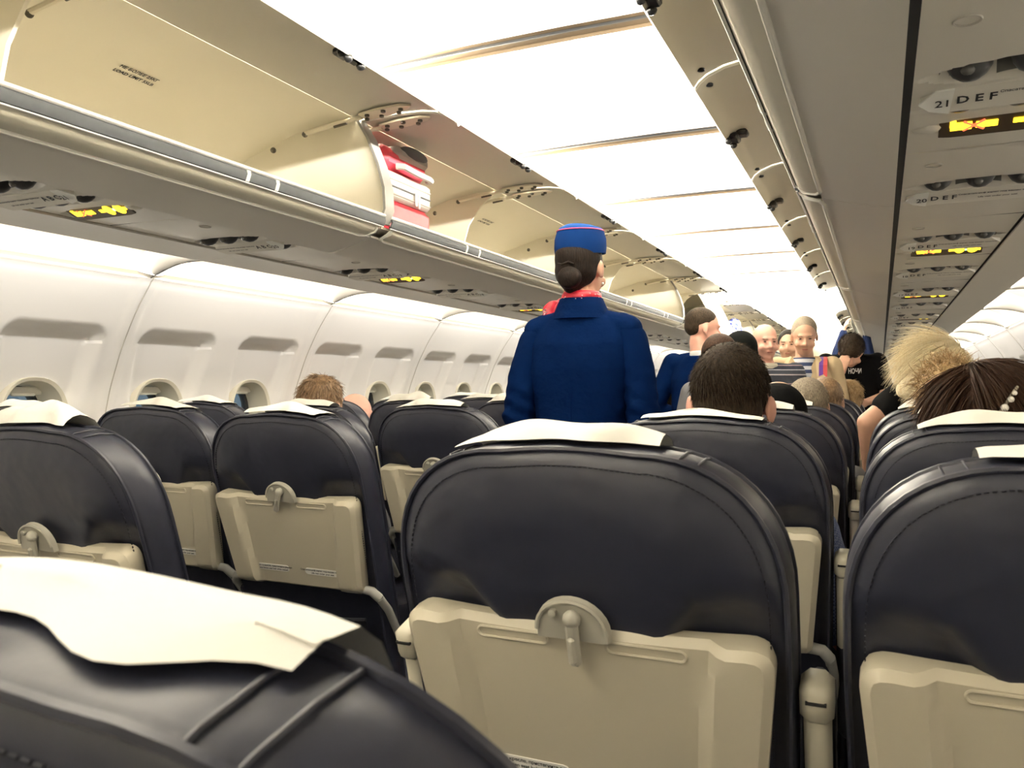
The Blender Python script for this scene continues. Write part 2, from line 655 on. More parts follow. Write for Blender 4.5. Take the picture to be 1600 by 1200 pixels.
SEAM0 = WIN_Y + 0.275
seams = [SEAM0 + 1.1 * i for i in range(-4, 14)]
cove_prof = [(1.375, 1.757), (1.378, 1.79), (1.405, 1.83), (1.455, 1.855), (1.52, 1.85), (1.59, 1.815), (1.645, 1.762), (1.662, 1.72), (1.660, 1.701)]
valance = [(1.200, 1.768), (1.29, 1.766), (1.36, 1.758), (1.375, 1.757)]
wn = 0
for sg, side in ((-1, 'left'), (1, 'right')):
    wall = struct('wall_' + side)
    pm = wall_panel_mesh(sg)
    wm = window_meshes(sg)
    cm = MB().sheet([(sg * x, z) for x, z in cove_prof], 0.0, 1.1, 0.005 * -sg).mesh('cove_panel', COVE)
    vm = MB().sheet([(sg * x, z) for x, z in valance], 0.0, 1.098, 0.006 * -sg).mesh('valance_panel', PSU)
    lm = MB().box((sg * 1.374, 0.55, 1.758), (0.007, 0.98, 0.012), bev=0.003).mesh('cove_edge', PIPING)
    lm2 = MB().tube([(sg * 1.659, 0.0, 1.710), (sg * 1.659, 0.04, 1.710), (sg * 1.6555, 0.09, 1.709), (sg * 1.6555, 1.01, 1.709), (sg * 1.659, 1.06, 1.710), (sg * 1.659, 1.1, 1.710)], 0.0055, 8).mesh('wall_lip', PIPING)
    # rib closing the cove at each panel seam: a scooped wedge, flush with the wall below
    rib = MB()
    rings = []
    for t in np.linspace(-1, 1, 13):
        k = math.cos(t * PI / 2) ** 0.6 if abs(t) < 1 else 0.0
        ring = []
        for (x, z) in cove_prof:
            u = (x - 1.375) / (1.660 - 1.375)
            lx, lz = x, 1.757 - 0.05 * u
            ring.append((sg * (x + (lx - x) * k), t * 0.075, z + (lz + 0.02 * math.sin(PI * u) - z) * k))
        rings.append(ring)
    rib.loft(rings, False, False)
    rm = rib.mesh('cove_rib', RIBG)
    sm2 = MB().tube([(sg * (s - 0.0128), 0, z) for z, s in zip(zz[12:], WS[12:])] , 0.0022, 5).mesh('panel_seam', RIBG)
    sm3 = MB().tube([(sg * x, 0, 1.757 - 0.05 * ((x - 1.375) / 0.285) + 0.02 * math.sin(PI * (x - 1.375) / 0.285) - 0.0005) for x in np.linspace(1.376, 1.655, 12)], 0.0018, 5).mesh('rib_seam', INK)
    for y in seams:
        if y + 1.1 < Y0 + 0.2:
            continue
        put('wall_panel', pm, wall, (0, y, 0))
        put('cove_panel', cm, wall, (0, y, 0))
        put('valance_panel', vm, wall, (0, y, 0))
        put('cove_edge', lm, wall, (0, y, 0))
        put('wall_lip', lm2, wall, (0, y, 0))
        put('cove_rib', rm, wall, (0, y, 0))
        put('panel_seam', sm2, wall, (0, y, 0))
        put('rib_seam', sm3, wall, (0, y, 0))
        for yw in win_local:
            Y = y + yw
            if Y < 1.0 or Y > 15 or (sg > 0 and Y < 5):
                if not (-1.5 < Y < 15):
                    continue
            wn += 1
            w = struct('window_%d' % wn)
            w.location = (0, Y, WZ)
            fo = put('window_frame', wm[0], w)
            put('pane_surround', wm[1], w)
            put('pane', wm[2], w)
            so = put('shade', wm[3], w)
            put('shade_tab', wm[4], so)
    # outer skin so no daylight leaks in around the panels
    sk = MB().sheet([(sg * 2.11, 0.0), (sg * 2.11, 0.9)], Y0, Y1, 0.01)
    sk.sheet([(sg * 2.11, 1.42), (sg * 2.05, 1.8), (sg * 1.75, 2.15), (sg * 1.4, 2.4), (sg * 0.9, 2.5), (0, 2.55)], Y0, Y1, 0.01)
    sk.build('outer_skin', RIBG, wall)
wb = MB().box((0, Y0, 1.3), (4.3, 0.05, 2.7)).build('wall_back', CREAMP, smooth=0)
wb['kind'] = 'structure'

# ---- front of the cabin: bulkhead either side of the aisle, and the galley wall beyond
FB = 16.2
wf = struct('wall_front')
for sg in (-1, 1):
    MB().box((sg * 1.28, FB, 1.2), (1.66, 0.05, 2.4), bev=0.01).build('bulkhead', DOOROUT, wf)
MB().box((0, FB + 1.4, 1.2), (4.2, 0.05, 2.5)).build('galley_wall', CREAMP, wf)
MB().box((0, FB, 2.28), (0.94, 0.05, 0.25), bev=0.01).build('bulkhead_header', DOOROUT, wf)

# ---- black joints either side of the service channel
n_t = 0
for sg in (-1, 1):
    for (x, z, w) in ((0.878, 1.764, 0.016), (1.198, 1.772, 0.012)):
        n_t += 1
        t = MB().box((sg * x, YM, z + 0.004), (w, YL - 0.2, 0.01)).build('trim_%d' % n_t, BLACK, smooth=0)
        t['kind'] = 'structure'

# ================================================================ OVERHEAD BINS
BIN0 = 2.28
BL = 2.2
HX, HZ = 0.745, 2.19
door_prof = [(0.745, 2.19), (0.66, 2.192), (0.58, 2.192), (0.50, 2.188), (0.45, 2.180), (0.405, 2.163), (0.382, 2.146), (0.369, 2.128)]
# closed door = open door swung about the hinge line until its free edge meets the rail
ang = math.atan2(1.862 - HZ, 0.628 - HX) - math.atan2(2.128 - HZ, 0.369 - HX)


def swing(p, a):
    x, z = p[0] - HX, p[1] - HZ
    return (HX + x * math.cos(a) - z * math.sin(a), HZ + x * math.sin(a) + z * math.cos(a))


inner_prof = [(0.66, 1.822), (0.80, 1.815), (1.25, 1.80), (1.33, 1.83), (1.36, 1.92), (1.33, 2.03), (1.22, 2.12), (1.0, 2.185), (0.84, 2.205), (0.75, 2.20)]
under_prof = [(0.700, 1.796), (0.76, 1.776), (0.82, 1.763), (0.858, 1.757), (0.872, 1.7565)]
fascia_prof = [(0.640, 1.826), (0.652, 1.808), (0.674, 1.799), (0.702, 1.794)]


def mirror(pr, sg):
    return [(sg * x, z) for x, z in pr]


def divider_poly(front=0.0):
    # closing plate between two bins: front edge bulges towards the aisle
    fr = [(0.645 + front, 1.835), (0.628 + front, 1.88), (0.632 + front, 1.95), (0.655 + front, 2.03), (0.695 + front, 2.12), (0.74 + front * 0.6, 2.19)]
    back = [(0.84, 2.205), (1.0, 2.185), (1.22, 2.12), (1.33, 2.03), (1.36, 1.92), (1.33, 1.83), (1.25, 1.80), (0.80, 1.815)]
    return fr, back


def hinge_mesh(sg):
    plate = MB()
    t = 0.004
    # plate on the door underside: rounded triangle
    pts = [(0.70, 0.0), (0.60, -0.01), (0.52, -0.035), (0.50, -0.055), (0.53, -0.075), (0.62, -0.07), (0.70, -0.05)]
    top = [(sg * x, y, 2.186) for x, y in pts]
    bot = [(sg * x, y, 2.179) for x, y in pts]
    plate.loft([top, bot])
    plate.tube([(sg * 0.70, -0.03, 2.180), (sg * 0.80, -0.03, 2.172), (sg * 0.93, -0.03, 2.155)], 0.008, 8)
    bolts = MB()
    for (x, y) in ((0.54, -0.05), (0.56, -0.028), (0.60, -0.058), (0.63, -0.02), (0.67, -0.045), (0.69, -0.015)):
        bolts.lathe([(0.008, 2.180), (0.008, 2.173), (0.004, 2.171)], (sg * x, y, 0), 10)
    bolts.tube([(sg * 0.76, -0.03, 2.168), (sg * 0.81, -0.03, 2.162)], 0.005, 8)
    bolts.ell((sg * 0.93, -0.03, 2.152), (0.010, 0.010, 0.010), 8, 6)
    bolts.ell((sg * 1.03, -0.07, 2.10), (0.010, 0.010, 0.010), 8, 6)
    return plate.mesh('hinge', BRACKET), bolts.mesh('hinge_bolts', BOLT)


LOADTXT = ['НЕ БОЛЕЕ 25КГ', 'LOAD LIMIT 55LB']
for sg, side in ((-1, 'left'), (1, 'right')):
    hm, hbm = hinge_mesh(sg)
    L = BL - 0.006
    shell = MB().sheet(mirror(inner_prof, sg), 0.003, BL - 0.003, 0.008 * sg).mesh('bin_shell', BINCREAM)
    under = MB().sheet(mirror(under_prof, sg), 0.003, BL - 0.003, 0.008 * sg).mesh('underside_panel', UNDER)
    fas = MB().sheet(mirror(fascia_prof, sg), 0.05, BL - 0.05, 0.008 * sg).mesh('fascia', FASCIA)
    # white edge piping that rounds up at the ends of the fascia
    pp = [(sg * 0.640, 0.042, 1.826), (sg * 0.66, 0.036, 1.805), (sg * 0.690, 0.045, 1.796), (sg * 0.701, 0.075, 1.793)]
    pp += [(sg * 0.701, BL - 0.075, 1.793), (sg * 0.690, BL - 0.045, 1.796), (sg * 0.66, BL - 0.036, 1.805), (sg * 0.640, BL - 0.042, 1.826)]
    pip = MB().tube(pp, 0.0055, 8).mesh('edge_piping', PIPING)
    rail = MB().sheet(mirror([(0.629, 1.853), (0.626, 1.842), (0.632, 1.826), (0.640, 1.822)], sg), 0.02, BL - 0.02, 0.006 * sg).mesh('rail', RAIL)
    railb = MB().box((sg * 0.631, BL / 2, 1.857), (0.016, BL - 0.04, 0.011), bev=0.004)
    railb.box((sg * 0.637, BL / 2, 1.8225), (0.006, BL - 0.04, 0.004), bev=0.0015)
    railb_m = railb.mesh('rail_edge', RAILSHINE)
    clip_m = MB().sheet(mirror([(0.6275, 1.858), (0.6245, 1.842), (0.6305, 1.825), (0.640, 1.820)], sg), 0, 0.012, 0.004 * sg).mesh('rail_clip', RAILSHINE)
    fr, back = divider_poly()
    dv = MB().prism(mirror(fr + back, sg), -0.006, 0.006).mesh('divider', BINCREAM)
    edge = MB().loft([[(sg * (x + dx), y, z) for (dx, y) in ((-0.004, -0.026), (-0.004, 0.026), (0.006, 0.026), (0.006, -0.026))] for x, z in fr]).mesh('divider_edge', DIVTRIM)
    fr2, back2 = divider_poly(0.26)
    fr2 = [(1.02, 1.81), (0.96, 1.87), (0.93, 1.95), (0.90, 2.05), (0.84, 2.13), (0.76, 2.19)]
    dv2 = MB().prism(mirror(fr2 + back2, sg), -0.005, 0.005).mesh('partition', BINCREAM)
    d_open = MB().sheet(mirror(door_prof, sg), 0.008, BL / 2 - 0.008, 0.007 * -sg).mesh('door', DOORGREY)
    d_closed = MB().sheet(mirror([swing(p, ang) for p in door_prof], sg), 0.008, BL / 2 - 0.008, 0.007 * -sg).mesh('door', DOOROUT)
    # pale rubber seal along the door's end
    seal = MB().tube([(sg * x, 0, z - 0.004) for x, z in door_prof], 0.005, 6).mesh('door_seal', PIPING)
    lt = MB()
    lt.box((sg * 0.392, 0, 2.142), (0.030, 0.075, 0.022), bev=0.006)
    lt.box((sg * 0.415, 0.005, 2.156), (0.04, 0.05, 0.02), bev=0.006)
    lt.ell((sg * 0.375, -0.03, 2.125), (0.012, 0.012, 0.012), 8, 6)
    lt.ell((sg * 0.382, 0.035, 2.127), (0.013, 0.012, 0.010), 8, 6)
    lt_m = lt.mesh('latch', DARKMETAL)
    bm_ = MB()
    bm_.lathe([(0.010, 0), (0.010, -0.006), (0.005, -0.008)], (sg * 0.40, 0, 2.158), 10)
    btn = bm_.mesh('bumper', DARKMETAL)
    names = 0
    for bi in range(-2, 7):
        y0 = BIN0 + BL * bi
        closed = set()
        if side == 'left' and bi == 2:
            closed = {1}
        if side == 'right' and bi == 2:
            closed = {1}
        if side == 'right' and bi == 3:
            closed = {0}
        if side == 'left' and bi in (0, 1, 2, 3, 4, 5, 6, -1, -2) or True:
            where = 'behind the viewer' if bi < -1 else ('first and nearest' if bi == -1 else ORD[bi + 1] + ' from the viewer')
        if side == 'left' and bi == 0:
            lab = 'open overhead bin holding the red suitcase, left of the aisle'
        else:
            lab = '%s overhead luggage bin on the %s of the aisle, %s' % ('half-closed' if closed else 'open', side, where)
        b = thing('overhead_bin', lab, 'overhead bin', (0, y0, 0), 0, 'overhead bins')
        put('bin_shell', shell, b)
        put('underside_panel', under, b)
        put('fascia', fas, b)
        put('edge_piping', pip, b)
        ro = put('rail', rail, b)
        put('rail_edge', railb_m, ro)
        for y in (0.55, 0.66, 1.54, 1.65):
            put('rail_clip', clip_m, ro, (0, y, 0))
        d = put('divider', dv, b)
        put('divider_edge', edge, d)
        put('partition', dv2, b, (0, BL / 2, 0))
        for k in (0, 1):
            if k in closed:
                put('door', d_closed, b, (0, k * BL / 2, 0))
                continue
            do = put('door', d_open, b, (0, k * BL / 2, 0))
            put('door_seal', seal, do, (0, 0.0, 0))
            put('latch', lt_m, do, (0, BL / 4, 0))
            put('bumper', btn, do, (0, 0.06, 0))
            put('bumper', btn, do, (0, BL / 2 - 0.06, 0))
            for e in (0.0, 1.0):
                hy = 0.10 if e == 0 else BL / 2 - 0.02
                h = put('hinge', hm, b, (0, k * BL / 2 + hy, 0))
                put('hinge_bolts', hbm, h)['kind'] = 'stuff'
        # load placard on the back wall of the bin
        pl_x, pl_z = 1.345, 1.965
        if bi < 4:
            for li, s in enumerate(LOADTXT):
                t = put('load_placard', text_mesh(s, 0.017, INK, 'CENTER', 0.0006), b)
                nrm = Vector((-sg * 0.29, 0, -1)).normalized()
                rt = Vector((0, -sg, 0))
                up = nrm.cross(rt)
                m = Matrix((rt, up, nrm)).transposed().to_4x4()
                m.translation = Vector((sg * 1.03, 1.56, 2.1765)) + nrm * 0.0105 - up * (0.024 * li)
                t.matrix_local = m

# ================================================================ SERVICE UNITS (reading lights, row number, signs)
PX0, PX1 = 0.886, 1.192
PW = PX1 - PX0


def almond(x, y, cx, cy, hl, hw):
    u = (x - cx) / hl
    if abs(u) >= 1:
        return 0.0
    w = hw * (1 - abs(u) ** 3)
    d = abs(y - cy)
    return float(1 - smoothstep(w * 0.75, w * 1.05 + 1e-6, d)) * (1 - abs(u) ** 6)


def psu_panel(sg, sign):
    P = []
    for y in np.linspace(-0.40, 0.341, 112):
        row = []
        for x in np.linspace(0, PW, 44):
            h = 0.028 * almond(x, y, 0.155, -0.085, 0.150, 0.042)
            h = max(h, 0.022 * almond(x, y, 0.150, 0.070, 0.150, 0.034))
            if sign:
                h = max(h, 0.014 * almond(x, y, 0.150, 0.185, 0.150, 0.036))
            row.append((sg * (PX0 + x), y, 1.764 + 0.004 * x / PW + h))
        P.append(row)
    me = MB().grid(P).mesh('panel', PSU, 40)
    me.materials.append(RECSHADE)
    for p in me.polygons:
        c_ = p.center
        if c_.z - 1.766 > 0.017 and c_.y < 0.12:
            p.material_index = 1  # deep recess faces get the painted shade
    return me


def domes(sg, yc, r, n=3, z=1.782, rz=0.020, kind=0):
    out = []
    for k in range(n):
        x = 0.075 + 0.085 * k
        mb = MB()
        mb.ell((sg * (PX0 + x), yc, z), (r, r * 0.95, rz), 14, 8)
        out.append((mb, x))
    return out


for sg, side, letters, yb in ((-1, 'left', 'A B C', 1.34), (1, 'right', 'D E F', 1.47)):
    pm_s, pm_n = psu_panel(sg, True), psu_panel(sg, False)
    light_m = [mb.mesh('reading_light', DOME) for mb, _ in domes(sg, -0.085, 0.033, z=1.788, rz=0.034)]
    lens_m = [MB().ell((sg * (PX0 + 0.075 + 0.085 * k) - 0.004, -0.105, 1.764), (0.010, 0.008, 0.008), 10, 6).mesh('lens', LENS) for k in range(3)]
    gas_m = [mb.mesh('air_nozzle', DOME) for mb, _ in domes(sg, 0.072, 0.030, z=1.780, rz=0.024)]
    # tapered blade carrying row number and letters, tipped towards the passenger
    bl = MB()
    tip = [(0.012, 0.0), (0.04, 0.027), (0.27, 0.027), (0.296, 0.0), (0.27, -0.027), (0.04, -0.027)]
    bl.loft([[(sg * (PX0 + x), y, 1.7665 - 0.012 - y * 0.35) for x, y in tip], [(sg * (PX0 + x), y * 1.02, 1.772) for x, y in tip]])
    blade_m = bl.mesh('sign_blade', PSU, 30)
    tg = MB()
    tg_poly = [(0.010, 0.0), (0.026, 0.018), (0.055, 0.028), (0.060, -0.028), (0.034, -0.028), (0.022, -0.014)]
    tg.loft([[(sg * (PX0 + x), y, 1.7645 - 0.012 - y * 0.35) for x, y in tg_poly], [(sg * (PX0 + x), y, 1.767 - 0.012 - y * 0.35) for x, y in tg_poly]])
    tag_m = tg.mesh('row_tag', TAGW, 30)
    ring_m = MB().tube([(sg * (PX0 + 0.055) + 0.016 * math.cos(t), -0.29 + 0.016 * math.sin(t), 1.7640) for t in np.linspace(0, 2 * PI, 21)], 0.0016, 5).mesh('call_button_ring', RIBG)
    win_m = MB().loft([[(sg * (PX0 + x), y, z) for x, y in ((0.05, -0.026), (0.07, -0.029), (0.25, -0.029), (0.265, -0.024), (0.265, 0.024), (0.25, 0.029), (0.07, 0.029), (0.05, 0.026))] for z in (0.0, 0.004)]).mesh('sign_window', SIGNBG)
    ix = (lambda q: q) if sg > 0 else (lambda q: 0.318 - q)   # symbols read in the same order on both sides
    cig = MB()
    cig.box((sg * (PX0 + ix(0.085)) , 0, -0.0012), (0.034, 0.020, 0.002), bev=0.0008)
    cig.box((sg * (PX0 + ix(0.125)), 0, -0.0012), (0.034, 0.016, 0.002), bev=0.0008)
    cig.box((sg * (PX0 + ix(0.072)), -0.007, -0.0012), (0.010, 0.018, 0.002), bev=0.0008)
    cig_m = cig.mesh('no_smoking_symbol', AMBER)
    crs = MB()
    for a in (35, -35):
        crs.box((sg * (PX0 + ix(0.105)), 0, -0.0018), (0.040, 0.004, 0.002), Matrix.Rotation(R(a), 3, 'Z'))
    cross_m = crs.mesh('red_cross', AMBERR)
    blt = MB()
    blt.box((sg * (PX0 + ix(0.178)), 0, -0.0012), (0.026, 0.012, 0.002), bev=0.0008)
    blt.ell((sg * (PX0 + ix(0.198)), 0, -0.0012), (0.015, 0.020, 0.0015), 12, 6)
    blt.ell((sg * (PX0 + ix(0.236)), 0, -0.0012), (0.016, 0.020, 0.0015), 12, 6)
    blt.box((sg * (PX0 + ix(0.252)), 0, -0.0012), (0.016, 0.012, 0.002), bev=0.0008)
    belt_m = blt.mesh('seat_belt_symbol', AMBER)
    grn_m = MB().ell((sg * (PX0 + ix(0.2165)), 0, -0.0014), (0.004, 0.007, 0.0015), 8, 4).mesh('green_dot', GREENL)
    tip_m = MB().ell((sg * (PX0 + 0.030), 0.185, 1.766), (0.024, 0.022, 0.008), 12, 6).mesh('finger_grip', PSU)
    seam_m = MB().box((sg * (PX0 + PW / 2), 0.3425, 1.770), (PW, 0.003, 0.006)).mesh('panel_joint', INK)
    for n in range(-2, 19):
        y = yb + n * PITCH
        if y > FB - 0.4 or y < Y0 + 0.5:
            continue
        row = 21 - n
        has = (n % 2 == 0)
        what = 'with glowing amber signs' if has else 'without lit signs'
        u = thing('service_unit', '%s overhead service panel on the %s side, %s' % (ORD[n] + (' nearest' if n else ' (nearest)') if n >= 0 else 'rearmost', side, what), 'service panel', (0, y, 0), 0, 'overhead service panels')
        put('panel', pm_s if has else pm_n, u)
        put('panel_joint', seam_m, u)
        if n < 0:
            continue
        for k in range(3):
            lo = put('reading_light', light_m[k], u)
            put('lens', lens_m[k], lo)
            put('air_nozzle', gas_m[k], u)
        bo = put('sign_blade', blade_m, u)
        to = put('row_tag', tag_m, bo)
        put('call_button_ring', ring_m, u)

        def stick(name, s, size, x, y_, mat_, align, bold=0.0, par=bo):
            t = put(name, text_mesh(s, size, mat_, align, bold), par)
            # reads upright from the aft seats: right = +x, up = aft and slightly down (blade is tipped)
            rt = Vector((1, 0, 0))
            up = Vector((0, -1, 0.35)).normalized()
            nr = rt.cross(up)
            m = Matrix((rt, up, nr)).transposed().to_4x4()
            m.translation = Vector((sg * (PX0 + x), y_, 1.7665 - 0.012 - y_ * 0.35)) + nr * 0.0012
            t.matrix_local = m
            return t
        if n < 9:
            stick('row_number', str(row), 0.024, 0.045, 0.0, INK, 'CENTER', 0.0003, to).location += Vector((0, 0, -0.003))
            stick('seat_letters', letters, 0.025, 0.092, 0.0, INK, 'CENTER', 0.0006)
        if n < 4:
            stick('notice_text', 'Спасательный жилет под вашим креслом', 0.0080, 0.205, -0.009, INK, 'CENTER', 0.0002)
            stick('notice_text', 'Life vest under your seat', 0.0080, 0.205, 0.007, INK, 'CENTER', 0.0002)
        if has:
            so = put('sign_window', win_m, u, (0, 0.185, 1.765), (R(-24), 0, 0))
            put('no_smoking_symbol', cig_m, so)
            put('red_cross', cross_m, so)
            put('seat_belt_symbol', belt_m, so)
            put('green_dot', grn_m, so)
            put('finger_grip', tip_m, u)

# ================================================================ SEATS
TOP = 0.828       # top of the backrest, measured along the back from the recline pivot
TT = 0.620        # top of the tray
TB = 0.355        # bottom of the tray
PIV = 0.432       # pivot height above the floor
HW = 0.240


def back_outline(ins, n_c=12):
    hw, top = HW - ins, TOP - ins
    a, b = 0.160 - ins * 0.7, 0.180 - ins * 0.7
    pts = []
    zb = 0.0 + ins
    for t in np.linspace(0, 1, 9)[:-1]:
        z = zb + (top - b - zb) * t
        w = hw - 0.016 * (1 - min(1, z / 0.55)) ** 1.0
        pts.append((-w, z))
    for k in range(n_c + 1):
        t = PI / 2 * k / n_c
        e = 0.86
        pts.append((-hw + a * (1 - math.cos(t) ** e if math.cos(t) > 0 else 1), top - b + b * math.sin(t) ** e))
    for t in np.linspace(0, 1, 9)[1:-1]:
        x = (-hw + a) + 2 * (hw - a) * t
        pts.append((x, top + 0.005 * math.sin(PI * t)))
    left = [p for p in pts if p[0] < -1e-6]
    mid = [p for p in pts if abs(p[0]) <= 1e-6]
    return left + mid + [(-x, z) for x, z in reversed(left)]


def shear(x, y, z):
    # the top of the backrest stays level when the back is reclined
    k = float(smoothstep(0.45, TOP, z))
    if y < 0:
        y = 0.012 + (y - 0.012) * float(smoothstep(TT + 0.006, TT + 0.06, z))
    return (x, y, z - 0.27 * max(y, 0) * k)


def seat_meshes():
    M = {}
    mb = MB()
    layers = [(-0.020, 0.095), (-0.018, 0.070), (-0.013, 0.040), (-0.005, 0.016), (0.004, 0.003), (0.010, 0.0), (0.038, -0.003), (0.066, 0.0), (0.080, 0.012), (0.090, 0.040), (0.094, 0.08)]
    rings = []
    for (y, ins) in layers:
        o = back_outline(ins)
        rings.append([shear(x, y, z) for x, z in o])
    n = len(rings[0])
    mb.loft(rings, True, False)
    # caps: fan to a centre line
    for r, y in ((0, 0.010), (len(rings) - 1, 0.095)):
        c = len(mb.v)
        mb.v.append((0, y, 0.45))
        for j in range(n):
            mb.f.append((r * n + j, r * n + (j + 1) % n, c))
    M['backrest'] = mb.mesh('backrest', LEATHER, 60)
    # seams: twin welts on the rear and front edges of the side band
    M['seam'] = []
    for (ins, y) in ((0.004, 0.002), (0.001, 0.070)):
        o = [p for p in back_outline(ins) if p[1] > 0.12]
        M['seam'].append(MB().tube([shear(x * 1.003, y, z + 0.0015) for x, z in o], 0.0036, 6).mesh('seam', LEATHER))
    st = MB()
    o = [Vector((x, z)) for x, z in back_outline(0.020) if z > 0.3]
    for a, b in zip(o, o[1:]):
        L = (b - a).length
        k = max(1, int(L / 0.0060))
        for i in range(k):
            p = a + (b - a) * ((i + 0.5) / k)
            an = math.atan2(b.y - a.y, b.x - a.x)
            st.box((p.x, -0.0075, p.y), (0.0040, 0.0016, 0.0012), Matrix.Rotation(-an, 3, 'Y'))
    # cross seam in the side band at both shoulders
    M['stitching'] = st.mesh('stitching', STITCH, 0)
    M['cross_seam'] = []
    ol = [back_outline(i_ - 0.0015) for _, i_ in layers]
    nn = len(ol[0])
    for k0 in (17, 18):
        for k in (k0, nn - 1 - k0):
            M['cross_seam'].append(MB().tube([shear(ol[li][k][0], layers[li][0], ol[li][k][1]) for li in range(4, 10)], 0.0012, 6).mesh('cross_seam', LEATHER))

    # ---- tray table
    nu, nv = 45, 30
    def tray_pt(u, v):
        hw = 0.203 + (0.228 - 0.203) * v
        x = hw * u
        z = TB + (TT - TB) * v
        z += -0.010 * (1 - u * u) * v ** 5
        # round the corners
        r = 0.028
        for zc, sgn in ((TT - r, 1), (TB + 0.014, -1)):
            rr = r if sgn > 0 else 0.014
            dz = (z - zc) * sgn
            dx = abs(x) - (hw - rr)
            if dz > 0 and dx > 0:
                q = math.hypot(dx, dz)
                m = max(dx, dz)
                if q > 1e-9:
                    kx, kz = dx * m / q, dz * m / q
                    x = math.copysign(hw - rr + kx, x)
                    z = zc + sgn * kz
        return x, z
    P = []
    for v in np.linspace(0, 1, nv):
        row = []
        for u in np.linspace(-1, 1, nu):
            x, z = tray_pt(u, v)
            inner = 0.128 + 0.032 * v ** 1.5
            wing = float(smoothstep(inner - 0.004, inner + 0.014, abs(x)))
            low = float(smoothstep(0.0, 0.10, v))
            y = -0.018 - 0.018 * wing * (0.4 + 0.6 * low)
            e = min((1 - abs(u)) * 0.2, (1 - v) * 0.265, v * 0.265)
            y += 0.010 * (1 - min(1, e / 0.008)) ** 2
            row.append((x, y, z))
        P.append(row)
    tb = MB().grid(P)
    edge = [P[0][j] for j in range(nu)] + [P[i][nu - 1] for i in range(1, nv)] + [P[nv - 1][j] for j in range(nu - 2, -1, -1)] + [P[i][0] for i in range(nv - 2, 0, -1)]
    tb.loft([edge, [(x, -0.004, z) for x, y, z in edge], [(x * 0.985, 0.006, z * 0.998 + 0.001) for x, y, z in edge]], True, False)
    M['tray_table'] = tb.mesh('tray_table', TRAY, 35)
    gr = {}
    for s in (-1, 1):
        pts = []
        cx, cz, hl, r = s * 0.083, TT - 0.026, 0.040, 0.0065
        for k in range(9):
            a = PI / 2 + PI * k / 8
            pts.append((cx - hl + r * math.cos(a), -0.0185, cz + r * math.sin(a)))
        for k in range(9):
            a = -PI / 2 + PI * k / 8
            pts.append((cx + hl + r * math.cos(a), -0.0185, cz + r * math.sin(a)))
        pts.append(pts[0])
        gr[s] = MB().tube(pts, 0.0019, 6).mesh('groove', TRAY)
    M['groove'] = gr
    # stickers
    stk = {}
    for s in (-1, 1):
        hl, r = 0.047, 0.009
        ring = []
        for k in range(7):
            a = PI / 2 + PI * k / 6
            ring.append((-hl + r * math.cos(a), r * math.sin(a)))
        for k in range(7):
            a = -PI / 2 + PI * k / 6
            ring.append((hl + r * math.cos(a), r * math.sin(a)))
        cx, cz = s * 0.082, TB + 0.052
        stk[s] = MB().loft([[(cx + x, -0.0192, cz + z) for x, z in ring], [(cx + x, -0.0175, cz + z) for x, z in ring]]).mesh('sticker', STICK, 30)
    M['sticker'] = stk
    # latch
    M['latch_plate'] = None
    half = [(0.046 * math.cos(PI * k / 14), 0.042 * math.sin(PI * k / 14)) for k in range(15)]
    half = [(0.046, -0.012)] + half + [(-0.046, -0.012)]
    lp = MB().loft([[(x, -0.022, TT - 0.004 + z) for x, z in half], [(x * 0.94, -0.030, TT - 0.004 + z * 0.94) for x, z in half]])
    lp.tube([(x * 0.93, -0.031, TT - 0.004 + z * 0.93) for x, z in half[1:-1]], 0.003, 6)
    lp.lathe([(0.005, -0.030), (0.005, -0.036), (0.002, -0.037)], (-0.020, 0, TT + 0.020), 10, 'y')
    M['latch_plate'] = lp.mesh('latch_plate', LATCH, 35)
    lv = MB()
    lv.box((0, -0.038, -0.020), (0.015, 0.012, 0.062), bev=0.004)
    lv.box((0, -0.043, -0.028), (0.009, 0.010, 0.034), bev=0.003)
    lv.ell((0, -0.036, 0.008), (0.011, 0.010, 0.011), 10, 6)
    M['lever'] = lv.mesh('lever', LATCH, 35)
    # tray arms
    M['tray_arm'] = {}
    for s in (-1, 1):
        am = MB()
        pts = [(s * 0.196, -0.010, TB + 0.012), (s * 0.222, -0.012, TB + 0.010), (s * 0.236, -0.004, TB - 0.012), (s * 0.240, 0.02, TB - 0.06), (s * 0.240, 0.07, TB - 0.22)]
        rings = []
        for (x, y, z) in pts:
            rings.append([(x - 0.006 * s, y, z + 0.011), (x + 0.006 * s, y, z + 0.011), (x + 0.006 * s, y + 0.018, z - 0.008), (x - 0.006 * s, y + 0.018, z - 0.008)])
        am.tube(pts[:3], 0.012, 10)
        am.tube(pts[2:], 0.011, 10)
        M['tray_arm'][s] = am.mesh('tray_arm', TRAYDK, 50)
    # lower back: magazine pocket in black fabric
    pk = MB()
    P = []
    for v in np.linspace(0, 1, 8):
        row = []
        for u in np.linspace(-1, 1, 14):
            row.append((0.200 * u, -0.028 - 0.022 * (1 - u ** 2) * (0.3 + 0.7 * v), 0.02 + 0.27 * v))
        P.append(row)
    pk.grid(P)
    pk.tube([(0.200 * u, -0.028 - 0.022 * (1 - u ** 2), 0.29) for u in np.linspace(-1, 1, 14)], 0.005, 6)
    M['pocket'] = pk.mesh('magazine_pocket', BLACKFAB)
    # armrest swung up beside the backrest
    arm = MB()
    arm.box((0, 0.055, 0.34), (0.034, 0.075, 0.40), bev=0.014)
    M['armrest'] = arm.mesh('armrest', BLACKFAB, 50)
    ac = MB()
    ac.box((0, 0.030, 0.535), (0.036, 0.050, 0.050), bev=0.010)
    ac.box((0, 0.036, 0.435), (0.030, 0.040, 0.17), bev=0.008)
    M['arm_cap'] = ac.mesh('armrest_cap', CREAMP, 50)
